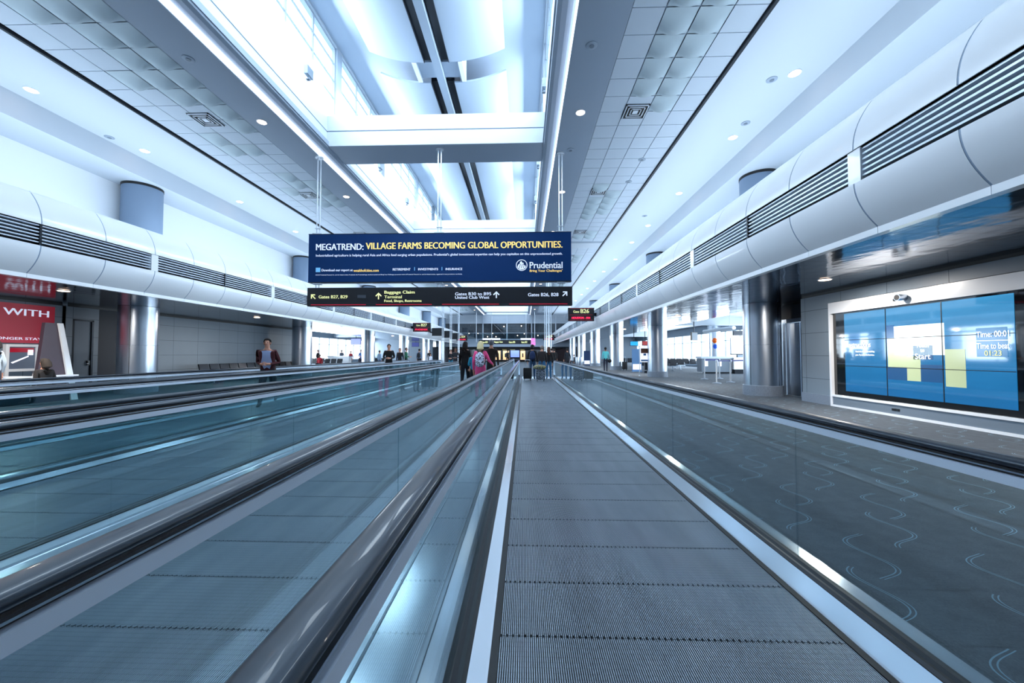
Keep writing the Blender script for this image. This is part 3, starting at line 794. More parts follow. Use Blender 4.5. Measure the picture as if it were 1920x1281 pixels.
# far wayfinding signs
def far_sign(y, z0, z1, x0, x1, lb, nm):
    g = thing('wayfinding_sign', lb, 'sign', ((x0+x1)/2, y, z0), 0, 'far wayfinding signs')
    child(MB().box(x0, x1, y, y+.2, z0, z1, M_sb), 'panel', g)
    zt = HC-.001 if y < YB else 2.3
    for xr_ in ((x0+.3 if y > YB else -7.4), (x1-.3 if y > YB else 1.6)):
        if y > YB: child(MB().tube([(xr_, y+.1, z1), (xr_, y+.1, zt)], .03, M_rod), 'hanger_rod', g)
        else: child(MB().tube([(xr_, y+.1, z0+.3), (xr_, y+.1, zt)], .04, M_rod).box(min(xr_, XC), max(xr_, XC), y+.06, y+.14, z0+.3, z0+.36, M_rod), 'hanger_rod', g)
    w_ = x1-x0; h = z1-z0
    for t_, a, c in nm: text('lettering', t_, (x0+a*w_, y-.012, z0+.25*h), (c-a)*w_, .45*h, M_sy, g, bold=.012)
    return g
far_sign(60, 2.85, 3.5, -7.0, 1.0, 'black wayfinding sign with yellow lettering, in front of the far bridge', [('Gates B31', .05, .17), ('Baggage Claim', .3, .46), ('Gates B95', .58, .7), ('Gates B32', .82, .93)])
far_sign(72, 2.0, 2.28, -6.5, 1.2, 'thin black sign with yellow lettering under the far bridge', [('Gates', .32, .42), ('Terminal', .5, .62), ('Gates', .75, .85)])
M_bill = pm('bill_white', (225, 230, 245), .5, 0, .3); M_bill2 = pm('bill_pink', (225, 120, 190), .5, 0, .3)
o = MB().box(-6.8, -3.9, 63.4, 63.5, 3.55, 3.9, M_bill).tube([(-5.3, 63.45, 3.88), (-5.3, 63.45, 8.14)], .03, M_rod).build('advert_panel'); tag(o, 'white advert panel above the left of the far wayfinding sign', 'sign')
o = MB().box(-.6, 1.1, 63.4, 63.5, 3.55, 3.9, M_bill).tube([(0.3, 63.45, 3.88), (0.3, 63.45, 8.14)], .03, M_rod).box(1.1, 1.8, 63.4, 63.5, 2.75, 3.9, M_bill2).build('advert_panel'); tag(o, 'white and pink advert panel at the right of the far wayfinding sign', 'sign')
# shop lights at the far end
M_sh1 = pm('departure_glow', (110, 130, 235), .5, 0, .45); M_sh2 = pm('shop_glow', (240, 190, 140), .5, 0, .35)
o = MB().box(-3.2, -1.2, YF-.12, YF-.005, .6, 2.2, M_sh1).build('departure_board')
tag(o, 'glowing blue and white departure board at the far end of the hall', 'screen')
for i, (xa, xb) in enumerate(((-7.5, -5.6), (-5.0, -3.6), (-.9, .2))):
    o = MB().box(xa, xb, YF-.12, YF-.005, .0, 2.1, M_sh2).box(xa+.4, xb-.4, YF-.16, YF-.12, .6, 1.5, M_dgrey).build('shop_display')
    tag(o, ['leftmost warm lit shop display at the far end', 'middle warm lit shop display at the far end', 'rightmost warm lit shop display at the far end'][i], 'shop display', 'warm lit shop displays')
# slender white poles
for i, (x, y) in enumerate(((-7.75, 37), (-7.75, 41), (-7.75, 46), (2.05, 31), (2.05, 34.5), (2.05, 38))):
    o = MB()
    for dx in (-.07, .07): o.tube([(dx, 0, 0), (dx, 0, HC-.001)], .035, M_rod)
    o.lathe([(.16, 0.001), (.16, .03), (.05, .04)], 0, 0, M_rod, 16)
    for z in (1.2, 2.6, 4.2, 5.8): o.box(-.1, .1, -.03, .03, z, z+.05, M_rod)
    o = o.build('twin_pole', None, True, (x, y, 0))
    tag(o, 'slender white twin pole, %s of three on the %s' % (ORD[i % 3], 'left' if i < 3 else 'right'), 'pole', 'slender white twin poles')
for i, y in enumerate((42, 47, 52)):
    o = MB().box(0, 1.3, 0, .2, 0, .85, M_sb).box(-.25, 0, .07, .13, .35, .45, M_dark).build('hanging_display', None, False, (-10.0, y, 3.3))
    tag(o, 'dark blank hanging display off the left bulkhead, ' + ordl(i, 'three'), 'display', 'dark hanging displays')

# ================================================================== BIG TOUCH SCREEN ON THE RIGHT WALL
sw = thing('video_wall', 'huge blue interactive video wall in a white frame on the right wall', 'screen', (7.92, 8.3, 0))
fr = MB(); ya, yb = 5.6, 10.34; x0 = 7.86
fr.box(x0, 8.1, ya, yb, 2.36, 2.64, M_gloss); fr.box(x0, 8.1, yb-.06, yb, 0.0, 2.36, M_gloss); fr.box(x0, 8.1, ya, yb-.06, .25, .30, M_gloss); fr.box(x0, 8.1, ya, yb-.06, 0.0, .05, M_gloss); fr.box(x0, 8.1, ya, ya+.06, .05, 2.36, M_gloss)
child(fr, 'frame', sw)
child(MB().box(7.88, 8.1, ya+.06, yb-.06, .05, .25, M_grey).box(7.875, 7.9, 8.5, 8.68, .12, .17, M_black), 'plinth_panel', sw)
M_bg = pm('screen_glass_black', (6, 8, 12), .05, 0, 0, 1)
child(MB().box(7.93, 8.1, ya+.06, yb-.06, .30, 2.36, M_bg), 'screen_glass', sw)
def screenmat():
    m = pm('screen_blue', (20, 130, 185), .06, 0, 1, 1)
    p, s = ocoord(m); b = m.node_tree.nodes['Principled BSDF']
    b.inputs['Base Color'].default_value = (0.005, .01, .02, 1)
    f = nd(m, 'ShaderNodeMapRange'); lk(m, s[2], f.inputs[0]); f.inputs[1].default_value = .4; f.inputs[2].default_value = 2.3
    c = mixc(m, f.outputs[0], lin((10, 106, 170)), lin((70, 160, 215)))
    c = mixc(m, mth(m, 'MULTIPLY', noise(m, p, 3, 3, (1, .5, 3)), .5), c, lin((12, 84, 130)))
    lk(m, c, b.inputs['Emission Color']); b.inputs['Emission Strength'].default_value = .34
    return m
M_scr = screenmat()
M_sye = pm('tile_yellow', (160, 174, 140), .1, 0, .2); M_spu = pm('tile_navy', (32, 66, 104), .1, 0, .3); M_swh = pm('tile_white', (210, 232, 236), .1, 0, .3); M_stw = pm('screen_text', (230, 240, 250), .2, 0, .4); M_slb = pm('screen_dark_blue', (14, 92, 140), .1, 0, .3)
xs = 7.922
child(MB().box(xs, 7.94, 6.56, 9.92, .42, 2.32, M_scr), 'lit_display', sw)
tl = MB()
def stile(y0, y1, z0, z1, mat): tl.box(xs-.004, xs+.001, y0, y1, z0, z1, mat)
stile(8.62, 8.78, 1.31, 1.66, M_sye); stile(8.36, 8.78, 1.05, 1.31, M_sye)
stile(7.62, 8.34, 1.31, 1.92, M_swh); stile(8.34, 8.62, 1.31, 1.92, M_swh)
stile(8.08, 8.36, .78, 1.29, M_sye); stile(7.28, 7.62, .72, 1.42, M_sye); stile(7.66, 8.08, .78, 1.12, M_spu); stile(8.36, 8.80, .78, 1.04, M_spu); stile(8.62, 8.80, 1.68, 1.95, M_spu)
stile(7.84, 8.22, 1.22, 1.5, M_spu); stile(6.66, 7.1, 1.28, 1.78, M_slb)
child(tl, 'game_tile', sw)
ln = MB()
for y in (8.81, 7.66): ln.box(xs-.006, xs, y-.008, y+.008, .42, 2.32, M_black)
for z in (1.04, 1.67): ln.box(xs-.006, xs, 6.56, 9.92, z-.006, z+.006, M_black)
child(ln, 'panel_seam', sw)
def S(b_, y, z, w_, h, mat=M_stw, al='CENTER'): text('screen_lettering', b_, (xs-.008, y, z), w_, h, mat, sw, 'right_wall', .003, al)
S('Instructions', 9.5, 1.49, .62, .12); S('Match tiles to find the matching', 9.35, 1.36, .5, .05); S('pairs. Try to beat the best time.', 9.35, 1.28, .5, .05)
S('Touch', 8.03, 1.46, .25, .11, M_stw); S('to', 8.03, 1.37, .08, .06, M_stw); S('Start', 8.03, 1.23, .3, .11, M_stw)
S('Time: 00:01', 6.86, 1.62, .46, .1); S('Time to beat', 6.86, 1.42, .46, .1); S('01:23', 6.86, 1.3, .24, .09, M_sy)
child(MB().box(xs-.006, xs, 6.62, 7.1, 1.555, 1.565, M_stw), 'rule_line', sw)
cm = MB().lathe([(.09, 0), (.09, .16), (.06, .18)], 0, 0, M_alu, 20)
cm2 = MB(); cm2.tube([(x0-.16, 8.3, 2.5), (x0+.02, 8.3, 2.5)], .07, M_alu, 16); cm2.tube([(x0-.165, 8.3, 2.5), (x0-.155, 8.3, 2.5)], .055, M_black, 16)
cm2.tube([(x0-.01, 8.52, 2.48), (x0+.01, 8.52, 2.48)], .035, M_black, 12); cm2.tube([(x0-.01, 8.05, 2.5), (x0+.01, 8.05, 2.5)], .04, M_bill, 12)
child(cm2, 'camera', sw)

# ================================================================== LEFT: RED BILLBOARD, POSTER, SLANTED PANEL
M_cr = pm('billboard_red', (160, 12, 42), .4, 0, .08); M_cr2 = pm('billboard_dark_red', (130, 14, 36), .4, 0, .3)
bb = thing('billboard', 'large red billboard with white lettering on the far left wall', 'sign', (-14.9, 10.0, 1.6))
child(MB().box(-14.995, -14.9, 7.2, 11.92, 1.85, 2.82, M_cr).box(-14.995, -14.905, 7.2, 11.92, 1.66, 1.85, M_cr2), 'panel', bb)
text('lettering', 'CHANGE WITH', (-14.885, 11.75, 2.47), 2.9, .2, M_tw, bb, 'left_wall', .012, 'RIGHT')
text('lettering', 'STAY AT THE FOREFRONT.', (-14.885, 10.3, 2.2), 2.3, .14, M_tw, bb, 'left_wall', .012, 'RIGHT')
text('lettering', 'SHORT TRIPS TO LONGER STAYS.', (-14.885, 11.7, 1.75), 2.6, .075, M_tw, bb, 'left_wall', .012, 'RIGHT')
ps = thing('poster_stand', 'white framed poster stand beneath the red billboard', 'poster stand', (-14.0, 10.4, 0))
child(MB().box(-14.05, -13.95, 10.1, 10.17, 0, 1.6, M_white).box(-14.05, -13.95, 10.75, 10.82, 0, 1.6, M_white).box(-14.05, -13.95, 10.17, 10.75, 1.53, 1.6, M_white).box(-14.05, -13.95, 10.17, 10.75, .85, .92, M_white).box(-14.25, -13.75, 10.1, 10.82, 0, .05, M_white), 'frame', ps)
child(MB().box(-14.02, -13.98, 10.17, 10.75, .92, 1.53, pm('poster_grey', (96, 110, 132), .4)).box(-14.02, -13.975, 10.2, 10.72, 1.38, 1.5, M_cr).box(-14.02, -13.97, 10.58, 10.7, 1.3, 1.45, M_bill), 'poster', ps)
child(MB().add([(-13.974, 10.22, 1.1), (-13.974, 10.26, 1.07), (-13.974, 10.6, 1.25), (-13.974, 10.6, 1.29)], [(0, 1, 2, 3)], M_bill), 'poster_aircraft_wing', ps)
o = MB().box(-14.99, -14.96, 11.3, 11.6, 1.12, 1.4, pm('sign_navy', (22, 44, 84), .4)).build('wall_sign'); tag(o, 'small navy square sign on the wall under the billboard', 'sign')
sp = thing('slanted_kiosk', 'tall slanted kiosk with dark face and white edge beside the billboard', 'kiosk', (-13.2, 10.4, 0))
child(MB().prism_x([(10.15, 0), (11.0, 0), (10.62, 2.2), (10.35, 2.2)], -13.3, -13.2, pm('kiosk_dark', (66, 54, 66), .4)), 'face_panel', sp)
child(MB().prism_x([(11.0, 0), (11.17, 0), (10.73, 2.2), (10.62, 2.2)], -13.4, -13.15, M_white), 'edge_panel', sp)
child(MB().box(-13.3, -12.9, 10.4, 10.95, .70, .74, M_white), 'shelf', sp)
ct = thing('counter', 'dark counter with pale top below the poster at far left', 'counter', (-12.8, 10, 0))
child(MB().box(-13.6, -13.1, 8.9, 10.0, 0, .7, M_dark), 'body', ct); child(MB().box(-13.65, -13.05, 8.85, 10.05, .7, .74, M_white), 'worktop', ct)

# ================================================================== SEATS
def beam_seats(n, label, loc, rz, group):
    rt = thing('bench_seating', label, 'seating', loc, rz, group)
    for i in range(n):
        x = (i-(n-1)/2)*.6
        s_ = MB(); s_.prism_x([(-.02, .40), (.44, .44), (.46, .47), (.0, .44)], x-.26, x+.26, M_chair); s_.build('seat', rt)
        k = MB(); k.prism_x([(.0, .44), (.05, .44), (-.07, .88), (-.12, .87)], x-.26, x+.26, M_chair); k.build('backrest', rt)
        if i < n: MB().box(x-.30, x-.27, 0, .42, .62, .65, M_chair).box(x-.295, x-.275, .02, .06, .36, .62, M_alu).build('armrest', rt)
    f = MB().box(-n*.3, n*.3, .18, .24, .34, .40, M_alu)
    for x in (-n*.22, n*.22): f.box(x-.03, x+.03, .18, .24, .02, .34, M_alu); f.box(x-.03, x+.03, -.05, .46, 0, .03, M_alu)
    f.build('frame', rt)
    return rt
bs = beam_seats(7, 'row of black seats against the grey left wall, nearer of the two rows', (-14.3, 18.9, 0), -R90, 'black seat rows along the left wall')
dup(bs, (-14.3, 23.35, 0), 'row of black seats against the grey left wall, farther of the two rows')
b5 = beam_seats(5, 'row of black gate seats nearest the windows on the right, front row', (12.2, 34, 0), PI, 'gate seat rows on the right')
for i, (x, y, l) in enumerate(((14.9, 36.5, 'row of gate seats right behind the queue podium'), (12.0, 37.0, 'row of gate seats beside the second right column'), (15.4, 41, 'row of gate seats far back by the bright windows'), (10.6, 31.5, 'short row of black seats behind the poster frame'), (11.5, 43, 'farthest row of gate seats on the right'))):
    dup(b5, (x, y, 0), l)
for i, (x, y, l) in enumerate(((-19, 37.2, 'row of gate seats at the left gate near the podium'), (-23.0, 41.5, 'row of gate seats at the left gate by the windows'), (-17, 43, 'farther row of gate seats at the left gate'))):
    o = dup(b5, (x, y, 0), l); o['group'] = 'gate seat rows on the left'

# ================================================================== RIGHT GATE FURNITURE
M_bluebelt = pm('queue_belt_blue', (22, 38, 140), .6)
pos = [(9.56, 21.12), (8.73, 18.07), (10.58, 21.6), (9.71, 18.77), (10.98, 19.53)]
LB = ['leftmost silver queue post with blue belt', 'silver queue post standing nearest the camera, second from left', 'silver queue post at the back, middle of the five', 'silver queue post second from the right', 'rightmost silver queue post, half hidden by the steel column']
link = {0: 2, 1: 3, 3: 4}
for i, (x, y) in enumerate(pos):
    rt = thing('queue_post', LB[i], 'queue barrier', (x, y, 0), 0, 'queue posts at the gate')
    MB().lathe([(.19, 0), (.19, .012), (.06, .04), (.035, .05)], 0, 0, M_alu, 24).build('base', rt, True)
    MB().lathe([(.035, .04), (.035, .95)], 0, 0, M_rod, 16).build('pole', rt, True)
    MB().lathe([(.04, .95), (.042, 1.06), (.03, 1.075)], 0, 0, M_alu, 16).build('head', rt, True)
    if i in link:
        q = pos[link[i]]; dx, dy = q[0]-x, q[1]-y; L = math.hypot(dx, dy); nx, ny = dx/L, dy/L
        a = (nx*.04, ny*.04); c = (dx-nx*.045, dy-ny*.045)
        px_, py_ = -ny*.003, nx*.003
        MB().add([(a[0]+px_, a[1]+py_, .985), (c[0]+px_, c[1]+py_, .985), (c[0]-px_, c[1]-py_, .985), (a[0]-px_, a[1]-py_, .985), (a[0]+px_, a[1]+py_, 1.05), (c[0]+px_, c[1]+py_, 1.05), (c[0]-px_, c[1]-py_, 1.05), (a[0]-px_, a[1]-py_, 1.05)],
                 [(0, 3, 2, 1), (4, 5, 6, 7), (0, 1, 5, 4), (1, 2, 6, 5), (2, 3, 7, 6), (3, 0, 4, 7)], M_bluebelt).build('belt', rt)
pd = thing('gate_podium', 'grey gate podium with white rounded end behind the queue posts', 'counter', (13.3, 27, 0))
child(MB().box(12.0, 14.0, 26.9, 27.6, .12, 1.02, M_grey).box(12.35, 13.9, 27.0, 27.5, 0, .12, M_dark), 'body', pd)
child(MB().box(11.95, 14.05, 26.8, 27.7, 1.02, 1.16, M_alu2), 'worktop', pd)
child(MB().box(14.05, 15.4, 26.7, 27.6, .3, 1.1, M_gloss).box(14.2, 15.2, 26.9, 27.5, 0, .3, M_dark), 'side_unit', pd)
for x in (12.2, 13.1): child(MB().box(x, x+.22, 26.88, 26.9, .5, .85, M_bill), 'paper_notice', pd)
ub = thing('gate_backdrop', 'pale gate backdrop board with small screen behind the podium', 'backdrop', (17.0, 30.3, 0))
child(MB().box(15.7, 17.9, 30.2, 30.35, 1.35, 2.6, M_white).box(15.7, 17.9, 30.18, 30.36, 1.28, 1.35, M_dark).box(15.9, 17.9, 30.2, 30.36, 2.75, 3.1, M_dgrey), 'board', ub)
child(MB().box(16.75, 17.4, 30.16, 30.2, 1.65, 2.25, pm('backdrop_screen', (176, 190, 240), .3, 0, .3)), 'display', ub)
text('lettering', 'UNITED', (16.8, 30.17, 2.36), .55, .1, M_spu, ub, bold=.012)
child(MB().box(16.2, 17.9, 30.25, 30.45, 0, 1.28, M_grey), 'support', ub)
for c_, z, r_, n_, m_, l in ((13.0, 2.25, .16, 'balloon', pm('balloon_orange', (250, 110, 20), .3), 'orange balloon floating above the gate podium'), (13.02, 1.85, .14, 'balloon', pm('balloon_blue', (30, 96, 220), .3), 'blue balloon just below the orange one')):
    o = MB().ball((0, 0, 0), (r_, r_, r_*1.15), m_, 20, 14, lambda v: v).lathe([(.02, -r_*1.25), (.008, -r_*1.1)], 0, 0, m_, 8)
    o.tube([(0, 0, -r_*1.2), (.01, 0, -(z-(1.16 if z < 2 else 2.03)))], .003, M_white, 5)
    o = o.build(n_, None, True, (c_, 27.1, z)); tag(o, l, 'balloon', 'gate balloons')
o = MB().tube([(15.1, 28.6, 3.22), (15.1, 33.3, 3.22)], .14, M_white, 20).tube([(15.1, 29.2, 3.34), (15.1, 29.2, 4.2)], .015, M_rod).tube([(15.1, 32.6, 3.34), (15.1, 32.6, 4.2)], .015, M_rod).build('pendant_tube_light', None, True)
tag(o, 'long white suspended tube light above the gate windows', 'light')
def hung_tv(x, y, z, w_, h, mat, lb, top, rz=0):
    rt = thing('hanging_monitor', lb, 'monitor', (x, y, z), rz, 'hanging monitors')
    MB().box(-w_/2, w_/2, 0, .09, 0, h, M_plastic).build('housing', rt)
    MB().box(-w_/2+.03, w_/2-.03, -.008, 0, .03, h-.03, mat).build('display', rt)
    MB().box(-.02, .02, .03, .07, h, top-z, M_dark).build('ceiling_mount', rt)
hung_tv(10.75, 25, 2.2, .55, .5, M_grey, 'angled grey monitor hanging in front of the gate windows', 4.2, .5)
hung_tv(8.35, 30, 1.95, .62, .36, pm('tv_cyan', (40, 150, 225), .3, 0, .35), 'hanging screen showing blue picture, left of the second steel column', 2.97)
hung_tv(9.3, 30.4, 1.98, .45, .36, pm('tv_red', (150, 60, 60), .3, 0, .25), 'hanging screen showing reddish picture, left of the second steel column', 4.2)
M_pr1 = pm('print_brown', (120, 78, 58), .5); M_pr2 = pm('print_blue', (86, 130, 180), .5)
pf = thing('poster_stand', 'white framed poster stand with brown photo, in front of the second right column', 'poster stand', (7.15, 23.4, 0))
child(MB().tube([(-0.0+6.82, 23.4, 0.03), (6.82, 23.4, 1.75), (7.5, 23.4, 1.75), (7.5, 23.4, .03)], .025, M_rod).tube([(6.82, 23.2, .03), (6.82, 23.6, .03)], .02, M_rod).tube([(7.5, 23.2, .03), (7.5, 23.6, .03)], .02, M_rod).box(6.82, 7.5, 23.39, 23.41, .35, .38, M_rod), 'frame', pf)
child(MB().box(6.86, 7.46, 23.385, 23.415, .85, 1.72, M_bill).box(6.9, 7.4, 23.375, 23.385, 1.38, 1.66, M_pr1).box(7.05, 7.2, 23.375, 23.385, 1.24, 1.36, M_spu).box(6.9, 7.4, 23.375, 23.385, .9, 1.0, M_pr2), 'poster', pf)
for i, (x, y, lb) in enumerate(((8.2, 28.8, 'tall blue and white information board behind the poster stand'), (7.0, 44, 'dark blue information board between far right columns'))):
    t_ = thing('information_board', lb, 'information board', (x, y, 0), 0, 'tall information boards')
    MB().box(-.35, .35, -.03, .03, .06, 1.7, M_pr2 if i == 0 else pm('print_navy', (40, 72, 120), .4)).box(-.3, .3, -.04, -.03, .2, .6, M_bill).build('panel', t_)
    MB().box(-.4, .4, -.2, .2, 0, .06, M_alu).build('base', t_)
t_ = thing('check_in_kiosk', 'white self-service kiosk with dark slot beside the right hand columns', 'kiosk', (8.6, 27.5, 0))
MB().box(-.3, .3, -.15, .15, 1.05, 1.75, M_white).box(-.06, .06, -.16, -.15, 1.15, 1.6, M_dark).build('head', t_); MB().box(-.25, .25, -.1, .1, 0, 1.05, M_dark).build('body', t_)
for i, x in enumerate((6.2, 6.6)):
    o = MB().lathe([(.17, 0), (.18, .05), (.18, .9), (.16, .98), (.1, 1.0)], 0, 0, M_alu, 20).build('waste_bin', None, True, (x, 46, 0)); tag(o, ['left', 'right'][i]+' one of two round steel waste bins far down the right side', 'bin', 'steel waste bins')

# left gate furniture
gd = thing('gate_door_sign', 'dark gate door surround with brown door and red display at left gate', 'doorway', (-22.2, 37, 0))
child(MB().box(-23.2, -21.0, 37, 37.2, 2.4, 3.4, M_grey).box(-23.2, -23.0, 37, 37.2, 0, 2.4, M_grey).box(-21.2, -21.0, 37, 37.2, 0, 2.4, M_grey), 'surround', gd)
child(MB().box(-23.0, -21.2, 37.05, 37.12, 0, 2.4, pm('door_brown', (130, 108, 100), .5)), 'door_leaf', gd)
child(MB().box(-22.1, -21.2, 36.96, 37, 2.7, 3.1, M_plastic).box(-21.9, -21.5, 36.95, 36.96, 2.82, 2.98, M_led), 'display', gd)
hung_tv(-17.9, 41, 2.35, 1.1, .62, pm('tv_violet', (130, 140, 235), .3, 0, .4), 'hanging flight screen with violet picture at the left gate', 4.2)
hung_tv(-14.6, 52, 2.3, 1.0, .6, pm('tv_dim', (60, 70, 130), .3, 0, .25), 'small dim hanging flight screen beyond the man in black', 2.97)
t_ = thing('gate_counter', 'pale grey gate counter at the left gate with two people behind', 'counter', (-19.3, 40, 0))
MB().box(-1.1, 1.1, 0, .7, 0, 1.05, M_gloss).build('body', t_); MB().box(-1.15, 1.15, -.1, .8, 1.05, 1.12, M_alu).build('worktop', t_)
t_ = thing('information_board', 'white framed information board beside the third left column', 'information board', (-14.7, 36.8, 0), 0, 'tall information boards')
MB().box(-.35, .35, -.02, .02, .3, 1.75, pm('print_grey', (150, 165, 185), .4)).build('panel', t_)
MB().box(-.4, -.35, -.04, .04, 0, 1.8, M_rod).box(.35, .4, -.04, .04, 0, 1.8, M_rod).box(-.35, .35, -.04, .04, 1.75, 1.8, M_rod).build('frame', t_)

# ================================================================== LUGGAGE
def suitcase(name, lb, x, y, w_, h, d, mat, rz=0, handle=True):
    rt = thing(name, lb, 'suitcase', (x, y, .014 if -7 < x < 1.6 else 0), rz, 'rolling suitcases')
    b_ = MB(); r_ = .04; pr = []
    for cx_, cz_, a0 in ((w_/2-r_, .08+r_, -R90), (w_/2-r_, h-r_, 0), (-w_/2+r_, h-r_, R90), (-w_/2+r_, .08+r_, PI)):
        for i in range(5):
            a = a0+R90*i/4; pr.append((cx_+r_*math.cos(a), cz_+r_*math.sin(a)))
    b_.prism_y(pr, -d/2, d/2, mat); b_.prism_y([(p[0]*.78, .08+(p[1]-.08)*.55+.05) for p in pr], -d/2-.03, -d/2, mat)
    b_.build('shell', rt)
    for sx in (-1, 1): MB().tube([(sx*(w_/2-.06)-.015, -d/2+.05, .045), (sx*(w_/2-.06)+.015, -d/2+.05, .045)], .045, M_plastic, 12).build('wheel', rt)
    if handle: MB().tube([(-w_*.28, 0, h), (-w_*.28, 0, h+.4), (w_*.28, 0, h+.4), (w_*.28, 0, h)], .012, M_alu).build('pull_handle', rt)
    return rt
M_bag = pm('bag_black', (16, 17, 22), .6); M_bagb = pm('bag_navy', (26, 34, 66), .6)
def patt(name, a, b_, s_):
    m = pm(name, a, .7); p, _ = ocoord(m); v = nd(m, 'ShaderNodeTexVoronoi'); v.inputs['Scale'].default_value = s_; lk(m, p, v.inputs['Vector'])
    k = mth(m, 'GREATER_THAN', v.outputs['Distance'], .42); lk(m, mixc(m, k, lin(a), lin(b_)), m.node_tree.nodes['Principled BSDF'].inputs['Base Color']); return m
M_pat = patt('backpack_pattern', (20, 20, 30), (200, 205, 225), 22); M_pat2 = patt('duffel_pattern', (30, 76, 90), (150, 138, 92), 16)
M_pat3 = patt('suitcase_pattern', (22, 24, 30), (120, 130, 145), 18)
suitcase('suitcase', 'upright black suitcase left of the group on the nearest walkway', .16, 19.7, .42, .62, .24, M_bag)
suitcase('suitcase', 'dark patterned suitcase pulled behind the man in the brown jacket', .78, 19.0, .44, .58, .26, M_pat3, 0, False)
o = MB().ball((0, 0, 0), (.32, .17, .13), M_pat2, 20, 10, lambda v: [v[0], v[1], max(v[2], -.09)]).tube([(-.15, 0, .1), (-.1, 0, .2), (.1, 0, .2), (.15, 0, .1)], .012, M_bag).build('duffel_bag', None, True, (.74, 19.0, .69))
tag(o, 'teal and yellow patterned duffel bag resting on the dark suitcase', 'bag')
suitcase('suitcase', 'small navy suitcase beside the woman in black on second walkway', -1.75, 14.6, .36, .48, .2, M_bagb)
suitcase('suitcase', 'small black suitcase standing between right hand columns', 8.25, 32.5, .36, .7, .22, M_bag, .3)

